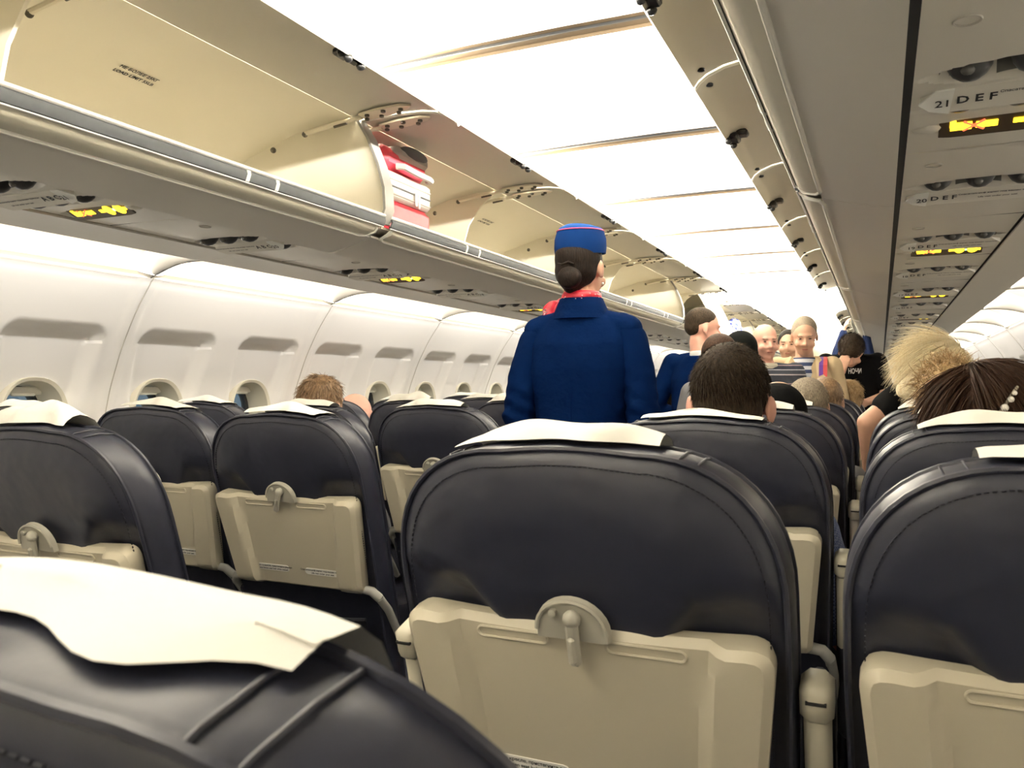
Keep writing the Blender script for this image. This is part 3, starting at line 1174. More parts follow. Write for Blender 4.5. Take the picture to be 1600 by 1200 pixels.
    sl = MB().box((0, 0.0045, 0.542), (0.022, 0.004, 0.003))
    M['arm_slit'] = sl.mesh('slit', INK, 0)
    # seat pan (not reclined)
    cu = MB()
    rings = []
    for (z, gx, gy) in ((0.30, -0.02, -0.02), (0.315, 0, 0), (0.41, 0.004, 0.004), (0.445, -0.006, -0.006), (0.458, -0.04, -0.04)):
        ring = []
        for k in range(32):
            a = 2 * PI * k / 32
            ca, sa = math.cos(a), math.sin(a)
            ring.append(((0.232 + gx) * math.copysign(abs(ca) ** 0.35, ca), 0.30 + (0.23 + gy) * math.copysign(abs(sa) ** 0.35, sa), z))
        rings.append(ring)
    cu.loft(rings)
    M['cushion'] = cu.mesh('seat_cushion', LEATHER, 50)
    fr = MB()
    fr.tube([(-0.24, 0.12, 0.29), (0.24, 0.12, 0.29)], 0.016, 10)
    fr.tube([(-0.24, 0.42, 0.29), (0.24, 0.42, 0.29)], 0.016, 10)
    M['frame'] = fr.mesh('seat_frame', METAL)
    M['leg'] = MB().tube([(0, 0.12, 0.29), (0, 0.08, 0.01)], 0.014, 8).tube([(0, 0.42, 0.29), (0, 0.46, 0.01)], 0.014, 8).tube([(0, 0.04, 0.012), (0, 0.50, 0.012)], 0.012, 8).mesh('leg', METAL)
    # cloth variants
    cl = []
    oc = [p for p in back_outline(-0.006) if p[1] > 0.5]
    ox, oz = [p[0] for p in oc], [p[1] for p in oc]
    for seed, (w, off, rear, flap) in enumerate(((0.125, -0.02, 0.020, 0.020), (0.120, -0.030, 0.016, 0.036), (0.12, 0.0, 0.024, 0.010), (0.115, 0.015, 0.014, 0.018), (0.15, -0.01, 0.034, 0.006))):
        rnd = random.Random(seed + 5)
        ph = rnd.random() * 6
        P = []
        nb = 14
        for a in np.linspace(-1, 1, 25):
            x = off + w * a
            row = []
            edge = rear + 0.010 * math.sin(a * 4 + ph) + 0.006 * math.sin(a * 9 + ph * 2)
            crown = float(np.interp(x, ox, oz)) - TOP
            shoulder = 0.0
            lift = flap * max(0.05, (1 - 0.7 * abs(a + 0.15 * math.sin(ph)) ** 2)) * (1 + 0.25 * math.sin(a * 5 + ph))
            path = [(edge, TOP + 0.002), (edge + 0.010, TOP + 0.003 + lift * 0.45), (edge + 0.022, TOP + 0.004 + lift * 0.8), (0.058, TOP + 0.004 + lift), (0.070, TOP + 0.002 + lift * 0.9),
                    (0.084, TOP + 0.000 + lift * 0.5), (0.094, TOP - 0.012), (0.100, TOP - 0.05), (0.102, TOP - 0.10), (0.103, TOP - 0.17), (0.104, TOP - 0.25)]
            for (y, z) in path:
                row.append((x, y, z + crown + shoulder - 0.27 * max(y, 0)))
            P.append(row)
        mb2 = MB().grid(P)
        me = mb2.mesh('headrest_cloth', CLOTH, 60)
        cl.append(me)
    M['cloth'] = cl
    return M


SM = seat_meshes()
STICKTXT = {-1: ('Находясь в кресле, пристегните ремень', 'Please fasten seat belt while seated'),
            1: ('Спасательный жилет под вашим креслом', 'Life vest under your seat')}


def make_seat(label, x, ytray, recline, cloth, arms, detail, lever=0, group='navy airline seats', stick=True):
    """ytray: where the top of the tray is along the cabin"""
    a = R(recline)
    s = thing('airline_seat', label, 'seat', (x, ytray + TT * math.sin(a), 0), 0, group)
    # parts of the back share the recline: rotate about the pivot line
    rot = (a, 0, 0)
    piv = (0, 0, PIV)

    def bk(name, me):
        return put(name, me, s, piv, rot)
    b = bk('backrest', SM['backrest'])
    for me in SM['seam']:
        put('seam', me, b)
    if detail > 1:
        put('stitching', SM['stitching'], b)['kind'] = 'stuff'
        for me in SM['cross_seam']:
            put('cross_seam', me, b)
    if cloth is not None:
        bk('headrest_cloth', SM['cloth'][cloth])
    put('seat_cushion', SM['cushion'], s)
    put('seat_frame', SM['frame'], s)
    for lx in (-0.2, 0.2):
        put('leg', SM['leg'], s, (lx, 0, 0))
    if detail > 0:
        t = bk('tray_table', SM['tray_table'])
        for g in (-1, 1):
            put('groove', SM['groove'][g], t)
            if stick:
                k = put('sticker', SM['sticker'][g], t)
        lp = bk('tray_latch', SM['latch_plate'])
        lo = put('lever', SM['lever'], lp, (0.004, 0, TT + 0.008), (0, R(lever), 0))
        for g in (-1, 1):
            bk('tray_arm', SM['tray_arm'][g])
        bk('magazine_pocket', SM['pocket'])
        if detail > 1 and stick:
            for g in (-1, 1):
                for li, line in enumerate(STICKTXT[g]):
                    tx = put('sticker_text', text_mesh(line, 0.0068 if li == 0 else 0.0072, INK, 'CENTER', 0.00016), t)
                    tx.location = (g * 0.082, -0.0196, TB + 0.056 - li * 0.008)
                    tx.rotation_euler = (R(90), 0, 0)
    for ax in arms:
        o = put('armrest', SM['armrest'], s, (ax, 0, PIV), rot)
        c = put('armrest_cap', SM['arm_cap'], o)
        if detail > 1:
            put('slit', SM['arm_slit'], c)
    return s


SX = {'A': -1.607, 'B': -1.085, 'C': -0.565, 'D': 0.512, 'E': 1.045, 'F': 1.575}
KIND = {'A': 'window seat on the left side', 'B': 'middle seat on the left side', 'C': 'aisle seat left of the aisle',
        'D': 'aisle seat right of the aisle', 'E': 'middle seat on the right side', 'F': 'window seat on the right side'}
LY, RY = 0.985, 0.925          # tray planes of the first row ahead of the camera
rnd = random.Random(3)
special = {  # (letter, row): (recline, dy, cloth, lever)
    ('D', 0): (16, 0.0, 0, 0), ('E', 0): (16, 0.0, 2, 0), ('C', 0): (17, 0.05, 1, 8), ('C', 1): (16, -0.03, 3, 22),
    ('B', 1): (13, 0.02, 3, 0), ('D', 1): (15, 0.0, 2, 0), ('C', 2): (16, 0.02, 0, 0),
}
NAMED = {
    ('D', 0): 'largest navy seat with whole grey tray table, right behind the dark-haired man',
    ('E', 0): 'navy seat cut off by the right edge, behind the woman with the pearl clip',
    ('C', 0): 'navy seat at the left edge with a tall white cloth standing on its top',
    ('C', 1): 'navy seat with a safety card in its pocket and two white notices on its tray',
    ('C', 2): 'navy seat beside the blue-jacketed flight attendant, magazine in its pocket',
    ('D', 1): 'navy seat of the man with short dark brown hair and check shirt',
    ('E', 1): 'navy seat of the woman with long brown hair and pearl clip',
    ('B', 2): 'navy seat of the passenger with light brown hair on the window side',
    ('D', 2): 'navy seat of the passenger in the black hood',
}
seats = {}
for col in 'ABCDEF':
    for n in range(-1, 19):
        base = LY if col in 'ABC' else RY
        yt = base + n * PITCH
        if yt > FB - 1.0:
            continue
        if n == -1 and col != 'D':
            continue
        if col == 'F' and n < 1:
            continue
        if n == -1:
            lab = 'blurred navy leather seat filling the bottom left corner, white cloth over its top'
            seats[(col, n)] = make_seat(lab, SX[col], 0.266, 23, 4, (), 2, 0)
            continue
        rec, dy, cl, lev = special.get((col, n), (15 + rnd.uniform(-2, 2), rnd.uniform(-0.02, 0.02), rnd.choice((0, 1, 2, 3)), rnd.choice((0, 0, 10, -8))))
        arms = ()
        if col == 'D':
            arms = (-0.261, 0.263)
        det = 2 if n < 3 else (1 if n < 8 else 0)
        lab = NAMED.get((col, n), 'navy leather %s, %s row from the viewer' % (KIND[col], ORD[n]))
        seats[(col, n)] = make_seat(lab, SX[col], yt + dy, rec, cl, arms, det, lev)

# ---- things stuck in the seat pockets and on the trays
card = thing('safety_card', 'white and dark blue card in the pocket of the second aisle seat left', 'card', (0, 0, 0))
NAVYP = mat('card_navy', (0.02, 0.03, 0.10), 0.4)
CARDW = mat('card_white', (0.65, 0.64, 0.58), 0.5)
CARDT = mat('card_text', (0.75, 0.75, 0.78), 0.5)
CARDR = mat('card_red', (0.55, 0.12, 0.06), 0.5)
sp = seats[('C', 1)]
card.location = sp.location + Vector((0.015, 0.015, PIV + 0.235))
card.rotation_euler = (R(14), 0, 0)
MB().box((-0.045, -0.035, 0.02), (0.10, 0.003, 0.17), bev=0.001).build('white_half', CARDW, card, 0)
nv_ = MB().box((0.060, -0.036, 0.02), (0.11, 0.003, 0.17), bev=0.001).build('blue_half', NAVYP, card, 0)
for s, sz, z, m in (('РОССИЯ', 0.019, 0.082, CARDT), ('ИНСТРУКЦИЯ ПО БЕЗОПАСНОСТИ', 0.006, 0.055, CARDR), ('SAFETY ON BOARD', 0.008, 0.044, CARDT)):
    t = put('card_text', text_mesh(s, sz, m, 'CENTER'), nv_, (0.066, -0.0382, z), (R(90), 0, 0))
MB().loft([[(0.022, y, 0.090), (0.036, y, 0.090), (0.031, y, 0.083), (0.036, y, 0.074), (0.030, y, 0.074), (0.026, y, 0.083)] for y in (-0.0375, -0.0385)]).build('card_emblem', CARDT, nv_, 0)

mag = thing('magazine', 'pale magazine with a red scroll drawing in a left seat pocket', 'magazine')
sp = seats[('C', 2)]
mag.location = sp.location + Vector((-0.11, 0.015, PIV + 0.22))
mag.rotation_euler = (R(14), 0, 0)
cv = MB().box((0, -0.038, 0.02), (0.15, 0.006, 0.19), bev=0.001).build('cover', CARDW, mag, 0)
sc = MB()
sc.tube([(0.02 * math.cos(t) * (1 - t / 9) - 0.02, -0.0415, 0.06 + 0.02 * math.sin(t) * (1 - t / 9)) for t in np.linspace(0, 7, 30)], 0.003, 5)
sc.tube([(0.016 * math.cos(-t) * (1 - t / 9) - 0.03, -0.0415, 0.02 + 0.016 * math.sin(-t) * (1 - t / 9)) for t in np.linspace(0, 7, 30)], 0.003, 5)
sc.build('scroll_drawing', CARDR, cv)

# ================================================================ PEOPLE
SKIN = mat('skin_fair', (0.62, 0.36, 0.25), 0.5, var=(30, 0.10))
SKINP = mat('skin_pink', (0.68, 0.36, 0.27), 0.5, var=(25, 0.12))
SKINT = mat('skin_tan', (0.58, 0.34, 0.23), 0.5, var=(25, 0.12))
EYE = mat('eye_dark', (0.03, 0.02, 0.015), 0.25)
LIP = mat('lips', (0.42, 0.14, 0.11), 0.5)
BLUEJ = mat('uniform_blue', (0.0012, 0.011, 0.058), 0.9, bump=[(9, 0.6, 0.025), (500, 0.2, 0.001)], var=(6, 0.3), spec=0.04)
HATB = mat('hat_blue', (0.004, 0.026, 0.12), 0.9, bump=[(500, 0.2, 0.001)], spec=0.05)
HATTOP = mat('hat_crown', (0.014, 0.055, 0.21), 0.9, spec=0.05)
PINK = mat('pink_piping', (0.60, 0.05, 0.16), 0.5)
SCARF = mat('red_scarf', (0.50, 0.010, 0.030), 0.45, bump=[(40, 0.4, 0.006)], var=(60, 0.5))
SCARFW = mat('scarf_print', (0.80, 0.55, 0.55), 0.6)
DHAIR = mat('hair_dark', (0.006, 0.004, 0.003), 0.6, spec=0.15, streak=((220, 220, 30), (0.020, 0.012, 0.008)))
BHAIR = mat('hair_brown', (0.022, 0.010, 0.005), 0.65, spec=0.2, streak=((180, 180, 25), (0.060, 0.028, 0.015)))
LBHAIR = mat('hair_light_brown', (0.14, 0.080, 0.038), 0.5, streak=((160, 160, 22), (0.30, 0.19, 0.10)))
BLHAIR = mat('hair_blonde', (0.80, 0.66, 0.40), 0.5, streak=((160, 160, 22), (0.95, 0.87, 0.66)))
GRHAIR = mat('hair_grey', (0.19, 0.155, 0.115), 0.7, spec=0.2, streak=((260, 260, 90), (0.34, 0.29, 0.22)))
MBHAIR = mat('hair_mid_brown', (0.014, 0.009, 0.005), 0.7, spec=0.2, streak=((220, 220, 60), (0.050, 0.032, 0.018)))
DBHAIR = mat('hair_dark_blond', (0.28, 0.17, 0.07), 0.5, streak=((160, 160, 40), (0.52, 0.36, 0.18)))
SHIRTW = mat('shirt_white', (0.80, 0.80, 0.80), 0.8)
TROUS = mat('trousers_dark', (0.015, 0.017, 0.03), 0.85)
BLKC = mat('black_cotton', (0.004, 0.004, 0.0045), 0.9, bump=[(14, 0.5, 0.012)], spec=0.1)
BEIGE = mat('beige_jacket', (0.56, 0.43, 0.26), 0.8, bump=[(16, 0.6, 0.015)], var=(8, 0.12))
SHOE = mat('shoe_black', (0.01, 0.01, 0.01), 0.4)
STRIPE = mat('striped_sweater', (0.05, 0.055, 0.07), 0.85, stripes=(9.0, [(0.0, (0.030, 0.034, 0.050)), (0.34, (0.55, 0.48, 0.50)), (0.40, (0.045, 0.05, 0.07)), (0.62, (0.50, 0.50, 0.55)), (0.66, (0.022, 0.026, 0.045)), (0.86, (0.40, 0.28, 0.30)), (0.90, (0.04, 0.045, 0.06))]))
POLO = mat('striped_polo', (0.6, 0.6, 0.65), 0.8, stripes=(22.0, [(0.0, (0.60, 0.62, 0.68)), (0.5, (0.03, 0.05, 0.13))]))
CHECK = mat('check_shirt', (0.10, 0.14, 0.33), 0.85, check=(260, (0.30, 0.36, 0.55)))
GREYT = mat('grey_top', (0.16, 0.16, 0.17), 0.85)
NAVYT = mat('navy_top', (0.006, 0.011, 0.035), 0.9, spec=0.1)
PEARL = mat('pearl', (0.85, 0.82, 0.76), 0.15)
CAPB = mat('black_cap', (0.005, 0.006, 0.0055), 0.9, spec=0.1)


def rotm(yaw=0, pitch=0, roll=0):
    # yaw: + turns to the person's left; pitch: + looks up
    return Matrix.Rotation(R(yaw), 3, 'Z') @ Matrix.Rotation(R(pitch), 3, 'X') @ Matrix.Rotation(R(roll), 3, 'Y')


def head_prims(mb, c, rm, s=1.0, neck_to=None, ears=True):
    c = Vector(c)

    def E_(p, r, extra=None):
        m = rm if extra is None else rm @ extra
        mb.ell(c + rm @ (Vector(p) * s), [q * s for q in r], 20, 14, m)

    def C_(p, q, r0, r1):
        mb.cap(c + rm @ (Vector(p) * s), c + rm @ (Vector(q) * s), r0 * s, r1 * s)
    E_((0, -0.008, 0.030), (0.075, 0.095, 0.088))
    E_((0, 0.022, -0.030), (0.062, 0.072, 0.084))
    E_((0, 0.050, -0.088), (0.036, 0.036, 0.028))
    E_((0, 0.030, -0.070), (0.052, 0.050, 0.040))
    C_((0, 0.090, 0.006), (0, 0.111, -0.030), 0.008, 0.013)
    E_((0, 0.082, 0.024), (0.048, 0.014, 0.011))
    for e in (-1, 1):
        E_((e * 0.040, 0.070, -0.035), (0.024, 0.020, 0.022))
        E_((e * 0.014, 0.098, -0.034), (0.010, 0.010, 0.008))
    E_((0, 0.088, -0.056), (0.022, 0.010, 0.006))
    E_((0, 0.086, -0.068), (0.019, 0.010, 0.006))
    if ears:
        for e in (-1, 1):
            E_((e * 0.080, -0.008, -0.008), (0.0055, 0.016, 0.028), Matrix.Rotation(R(-18 * e), 3, 'Z'))
            E_((e * 0.077, -0.002, -0.030), (0.006, 0.008, 0.010))
    a = c + rm @ (Vector((0, -0.015, -0.070)) * s)
    if neck_to is not None:
        mb.cap(a, neck_to, 0.053 * s, 0.060 * s)


def face_parts(parent, c, rm, s, brow):
    c = Vector(c)
    ey = MB()
    for e in (-1, 1):
        ey.ell(c + rm @ (Vector((e * 0.030, 0.0835, 0.004)) * s), (0.010 * s, 0.006 * s, 0.0038 * s), 10, 6, rm)
        o = ey.build('eye', EYE, parent)
        ey = MB()
    if brow is not None:
        for e in (-1, 1):
            b = MB().cap(c + rm @ (Vector((e * 0.016, 0.0925, 0.022)) * s), c + rm @ (Vector((e * 0.046, 0.082, 0.024)) * s), 0.0030 * s, 0.0022 * s, 8)
            b.build('eyebrow', brow, parent)
    MB().ell(c + rm @ (Vector((0, 0.0945, -0.062)) * s), (0.020 * s, 0.006 * s, 0.004 * s), 12, 6, rm).build('mouth', LIP, parent)


def hand_prims(mb, w, d, nrm, side, curl=40, s=1.0):
    """w wrist, d direction of the fingers, nrm: out of the back of the hand, side +1 when the thumb is on d x nrm"""
    w, d, nrm = Vector(w), Vector(d).normalized(), Vector(nrm)
    nrm = (nrm - d * nrm.dot(d)).normalized()
    lat = d.cross(nrm) * side
    for k in (-1, 0, 1):
        mb.cap(w + lat * 0.016 * k * s, w + d * 0.075 * s + lat * 0.022 * k * s, 0.017 * s, 0.014 * s)
    for i, L in enumerate((0.066, 0.076, 0.070, 0.054)):
        p = w + d * 0.082 * s + lat * (0.030 - 0.020 * i) * s
        a = R(curl)
        d1 = d * math.cos(a * 0.6) - nrm * math.sin(a * 0.6)
        d2 = d * math.cos(a * 1.5) - nrm * math.sin(a * 1.5)
        q = p + d1 * L * 0.55 * s
        mb.cap(p, q, 0.0095 * s, 0.0088 * s)
        mb.cap(q, q + d2 * L * 0.5 * s, 0.0088 * s, 0.0075 * s)
    p = w + d * 0.025 * s + lat * 0.030 * s
    q = p + (d * 0.6 + lat * 0.7 - nrm * 0.25).normalized() * 0.040 * s
    mb.cap(p, q, 0.013 * s, 0.011 * s)
    mb.cap(q, q + (d * 0.9 + lat * 0.2 - nrm * 0.3).normalized() * 0.034 * s, 0.011 * s, 0.009 * s)


def loft_torso(mb, secs, n=28, p=0.85):
    """secs: (centre x, y, z, rx, ry)"""
    rings = []
    for (x, y, z, rx, ry) in secs:
        ring = []
        for k in range(n):
            a = 2 * PI * k / n
            ca, sa = math.cos(a), math.sin(a)
            ring.append((x + rx * math.copysign(abs(ca) ** p, ca), y + ry * math.copysign(abs(sa) ** p, sa), z))
        rings.append(ring)
    mb.loft(rings)


def strands(name, parent, material, roots, rng, width=0.0016, seg=4):
    """roots: list of (point, direction, length, droop vector); thin tapered ribbons, one mesh"""
    mb = MB()
    for (p, d, L, droop) in roots:
        p, d = Vector(p), Vector(d).normalized()
        side = d.cross(Vector((rng.uniform(-1, 1), rng.uniform(-1, 1), rng.uniform(-1, 1))))
        if side.length < 1e-4:
            continue
        side.normalize()
        a, b = [], []
        q = p.copy()
        for i in range(seg + 1):
            t = i / seg
            w = width * (1 - 0.8 * t)
            a.append(q - side * w)
            b.append(q + side * w)
            dd = (d + Vector(droop) * t).normalized()
            q = q + dd * (L / seg)
        o = len(mb.v)
        mb.v.extend(a + b)
        for i in range(seg):
            mb.f.append((o + i, o + i + 1, o + seg + 1 + i + 1, o + seg + 1 + i))
    ob = mb.build(name, material, parent, 0, False)
    ob.data.shade_smooth()
    ob['kind'] = 'stuff'
    return ob


def scalp_points(c, rad, rm, keep, n, rng):
    out = []
    c = Vector(c)
    while len(out) < n:
        v = Vector((rng.gauss(0, 1), rng.gauss(0, 1), rng.gauss(0, 1))).normalized()
        if not keep(v):
            continue
        p = Vector((v.x * rad[0], v.y * rad[1], v.z * rad[2]))
        nr = Vector((v.x / rad[0], v.y / rad[1], v.z / rad[2])).normalized()
        out.append((c + rm @ p, rm @ nr, v))
    return out


def short_hair(parent, c, rm, s, material, rng, n=2500, length=0.022, low=-0.75, strand=True, flow=(0, -0.2, -1.0), lift=0.006, width=0.0013, crew=False):
    """cap of short hair: everything behind a line from forehead to nape"""
    mb = MB()
    c = Vector(c)
    mb.ell(c + rm @ (Vector((0, -0.014, 0.036)) * s), [q * s for q in (0.080, 0.096, 0.090)], 20, 14, rm)
    mb.ell(c + rm @ (Vector((0, -0.034, -0.012)) * s), [q * s for q in (0.074, 0.072, 0.072)], 20, 14, rm)
    mb.ell(c + rm @ (Vector((0, -0.052, -0.055)) * s), [q * s for q in (0.050, 0.040, 0.046)], 20, 14, rm)
    if crew:
        mb = MB()
        mb.ell(c + rm @ (Vector((0, -0.014, 0.042)) * s), [q * s for q in (0.0765, 0.094, 0.082)], 20, 14, rm)
        mb.ell(c + rm @ (Vector((0, -0.040, 0.012)) * s), [q * s for q in (0.066, 0.066, 0.060)], 20, 14, rm)
    h = remesh('hair', mb, material, parent, 0.008, 4)
    if strand:
        roots = []
        pts = scalp_points(c + rm @ (Vector((0, -0.016, 0.028)) * s), [q * s for q in (0.080, 0.096, 0.094)], rm,
                           lambda v: v.y < 0.35 + 0.4 * v.z and v.z > low and v.y < 0.62, n, rng)
        for p, nr, v in pts:
            f = Vector(flow)
            f = rm @ f
            t = f - nr * f.dot(nr)
            t = t.normalized() if t.length > 1e-3 else Vector((0, 0, -1))
            sw = Vector((rng.uniform(-1, 1), rng.uniform(-1, 1), rng.uniform(-1, 1))) * 0.35
            d = t + nr * (0.30 + 0.2 * rng.random()) + sw
            roots.append((p - nr * 0.004, d, length * rng.uniform(0.6, 1.2) * s, t * 0.5 - nr * 0.3))
        strands('hair_strands', h, material, roots, rng, width)
    return h


def legs_prims(mb, hip_z, s=1.0, stance=0.09, r=0.0):
    for e in (-1, 1):
        mb.cap((e * 0.085 * s, 0, hip_z - 0.02), (e * stance, 0.01, hip_z * 0.52), (0.083 + r) * s, (0.056 + r) * s)
        mb.cap((e * stance, 0.01, hip_z * 0.52), (e * stance, -0.01, 0.09), (0.055 + r) * s, (0.040 + r) * s)


def shoes(parent, stance=0.09):
    for e in (-1, 1):
        m = MB()
        m.cap((e * stance, -0.04, 0.045), (e * stance, 0.13, 0.035), 0.043, 0.034)
        m.box((e * stance, 0.045, 0.010), (0.08, 0.25, 0.02), bev=0.008)
        remesh('shoe', m, SHOE, parent, 0.012, 3)


def standing(label, loc, rotz, H, skin, top, bottom, arms, head=(0, 0, 0), bend=(0, 0), sleeve='long', top_open=False, wsh=0.185, neck_fwd=0.0, voxel=0.010, hands=True, belly=0.0, hand_dirs=None, drop=0.0):
    """arms: {side: (elbow, wrist)} in the person's own frame; returns root, head centre, head rotation, scale"""
    root = thing('person', label, 'person', loc, R(rotz))
    s = H / 1.76
    shz, hipz = 0.838 * H, 0.52 * H
    bx, by = bend
    sh = {e: Vector((e * wsh * s + bx, by, shz - 0.02)) for e in (-1, 1)}
    hc = Vector((bx, by + neck_fwd, H - 0.118 * s - drop))
    yaw, pitch, roll = head
    rm = rotm(yaw, pitch, roll)
    body = MB()
    neck = Vector((bx, by - 0.012, shz + 0.012))
    head_prims(body, hc, rm, s, neck)
    secs = [(0, 0, hipz - 0.04, 0.150 * s, 0.100 * s), (0, 0, hipz + 0.10, 0.140 * s, 0.095 * s), (bx * 0.5, by * 0.5, hipz + 0.28, 0.150 * s, 0.100 * s),
            (bx, by, shz - 0.06, 0.150 * s, 0.090 * s), (bx, by, shz, 0.090 * s, 0.070 * s), (bx, by, shz + 0.04, 0.055 * s, 0.055 * s)]
    loft_torso(body, secs)
    legs_prims(body, hipz, s)
    for e, (el, wr) in arms.items():
        body.cap(sh[e], el, 0.046 * s, 0.038 * s)
        body.cap(el, wr, 0.039 * s, 0.026 * s)
        if hands:
            d = (Vector(wr) - Vector(el)).normalized()
            hd = (hand_dirs or {}).get(e)
            if hd:
                hand_prims(body, wr, hd[0], hd[1], hd[2], hd[3], s)
            else:
                hand_prims(body, Vector(wr) + d * 0.01, d, Vector((e, 0, 0.2)), 1, 35, s)
    remesh('body', body, skin, root, voxel * 0.8, 2)
    t = MB()
    k = 0.014
    secs = [(0, 0, hipz - 0.10, 0.172 * s + k, 0.118 * s + k), (0, 0, hipz + 0.04, 0.160 * s + k, (0.110 + belly) * s + k), (bx * 0.3, by * 0.3, hipz + 0.16, 0.158 * s + k, (0.112 + belly) * s + k),
            (bx * 0.6, by * 0.6, hipz + 0.30, 0.168 * s + k, 0.112 * s + k), (bx, by, shz - 0.10, 0.172 * s + k, 0.102 * s + k), (bx, by, shz - 0.03, 0.140 * s + k, 0.080 * s + k), (bx, by - 0.01, shz + 0.018, 0.072 * s + k, 0.062 * s + k)]
    loft_torso(t, secs)
    for e in (-1, 1):
        t.cap((bx + e * 0.06 * s, by - 0.008, shz - 0.012), sh[e] + Vector((0, 0, -0.012)), 0.056 * s, 0.062 * s)
        if e in arms:
            el, wr = Vector(arms[e][0]), Vector(arms[e][1])
            if sleeve == 'long':
                t.cap(sh[e], el, 0.064 * s, 0.054 * s)
                t.cap(el, el + (wr - el) * 0.94, 0.054 * s, 0.040 * s)
            elif sleeve == 'short':
                t.cap(sh[e], sh[e] + (el - sh[e]) * 0.62, 0.068 * s, 0.064 * s)
    to = remesh('top', t, top, root, voxel, 3)
    b = MB()
    loft_torso(b, [(0, 0, hipz - 0.09, 0.165 * s, 0.115 * s), (0, 0, hipz + 0.06, 0.155 * s, 0.105 * s)])
    legs_prims(b, hipz, s, 0.09, 0.014)
    remesh('trousers', b, bottom, root, 0.014, 3)
    shoes(root)
    return root, hc, rm, s, sh, neck, to


def seated(label, x, y, hz, skin, top, head=(0, 0, 0), s=1.0, lean=(0, 0), ears=True, arm=None, voxel=0.012, shl=None):
    """head centre at (x, y, hz); hips on the cushion ahead of the backrest"""
    root = thing('person', label, 'person', (x, y, 0), 0)
    rm = rotm(*head)
    body = MB()
    shz = hz - 0.245 * s
    lx, ly = lean
    neck = Vector((-lx * 0.2, -0.012 - ly * 0.2, shz + 0.03))
    head_prims(body, (0, 0, hz), rm, s, neck, ears)
    hipy = 0.16 - ly
    secs = [(-lx, hipy, 0.50, 0.16 * s, 0.10), (-lx * 0.8, hipy * 0.75, 0.66, 0.145 * s, 0.095), (-lx * 0.5, hipy * 0.4, 0.85, 0.155 * s, 0.095), (-lx * 0.3, 0.0, shz - 0.06, 0.150 * s, 0.085), (-lx * 0.2, -0.01, shz + 0.02, 0.07 * s, 0.06)]
    loft_torso(body, secs)
    for e in (-1, 1):
        shp = Vector((-lx * 0.3 + e * 0.165 * s, 0.0, shz - 0.03)) if not (shl and e in shl) else Vector(shl[e])
        el = Vector((-lx * 0.5 + e * 0.205 * s, 0.10, 0.74)) if not (arm and e in arm) else Vector(arm[e][0])
        wr = Vector((-lx * 0.5 + e * 0.13 * s, 0.33, 0.66)) if not (arm and e in arm) else Vector(arm[e][1])
        body.cap(shp, el, 0.044 * s, 0.036 * s)
        body.cap(el, wr, 0.036 * s, 0.026 * s)
        d = (wr - el).normalized()
        hand_prims(body, wr + d * 0.01, d, Vector((0, 0, 1)), e, 30, s)
        body.cap((-lx + e * 0.09, hipy, 0.545), (e * 0.10, hipy + 0.40, 0.56), 0.080 * s, 0.058 * s)
        body.cap((e * 0.10, hipy + 0.40, 0.55), (e * 0.10, hipy + 0.36, 0.10), 0.055 * s, 0.042 * s)
    remesh('body', body, skin, root, voxel * 0.75, 3)
    t = MB()
    loft_torso(t, [(cx, cy, z, rx + 0.014, ry + 0.012) for cx, cy, z, rx, ry in secs])
    for e in (-1, 1):
        shp = Vector((-lx * 0.3 + e * 0.165 * s, 0.0, shz - 0.03)) if not (shl and e in shl) else Vector(shl[e])
        el = Vector((-lx * 0.5 + e * 0.205 * s, 0.10, 0.74)) if not (arm and e in arm) else Vector(arm[e][0])
        wr = Vector((-lx * 0.5 + e * 0.13 * s, 0.33, 0.66)) if not (arm and e in arm) else Vector(arm[e][1])
        t.cap((-lx * 0.2 + e * 0.05, -0.01, shz), shp, 0.050, 0.058 * s)
        if arm and e in arm and len(arm[e]) > 2:
            t.cap(shp, shp + (el - shp) * arm[e][2], 0.060 * s, 0.058 * s)
        else:
            t.cap(shp, el, 0.058 * s, 0.048 * s)
            t.cap(el, el + (wr - el) * 0.9, 0.048 * s, 0.038 * s)
    remesh('top', t, top, root, voxel, 3)
    b = MB()
    for e in (-1, 1):
        b.cap((-lx + e * 0.09, hipy, 0.55), (e * 0.10, hipy + 0.40, 0.565), 0.094 * s, 0.070 * s)
        b.cap((e * 0.10, hipy + 0.40, 0.555), (e * 0.10, hipy + 0.36, 0.11), 0.066 * s, 0.052 * s)
    loft_torso(b, [(-lx, hipy, 0.47, 0.165 * s, 0.11), (-lx, hipy, 0.62, 0.165 * s, 0.11)])
    remesh('trousers', b, TROUS, root, 0.014, 3)
    for e in (-1, 1):
        m = MB()
        m.cap((e * 0.10, hipy + 0.33, 0.045), (e * 0.10, hipy + 0.49, 0.035), 0.042, 0.033)
        remesh('shoe', m, SHOE, root, 0.014, 2)
    return root, Vector((0, 0, hz)), rm, s


# ---------------------------------------------------------------- 1. flight attendant with the blue cap (largest figure)
fa = thing('person', 'flight attendant seen from behind, blue jacket, blue side cap and red scarf', 'person', (-0.055, 2.55, 0), R(2))
rmH = rotm(-6, 0, 0)
HC = Vector((-0.010, 0.015, 1.690))
fb = MB()
head_prims(fb, HC, rmH, 0.98, (0, -0.010, 1.545))
loft_torso(fb, [(0, 0, 0.90, 0.150, 0.10), (0, 0, 1.10, 0.115, 0.085), (0, 0, 1.35, 0.145, 0.09), (0, 0, 1.47, 0.14, 0.08), (0, 0, 1.53, 0.07, 0.055)])
legs_prims(fb, 0.92, 0.95, 0.075)
FA_EL = {-1: Vector((-0.208, -0.045, 1.195)), 1: Vector((0.212, -0.030, 1.190))}
FA_WR = {-1: Vector((-0.120, 0.195, 1.150)), 1: Vector((0.110, 0.205, 1.160))}
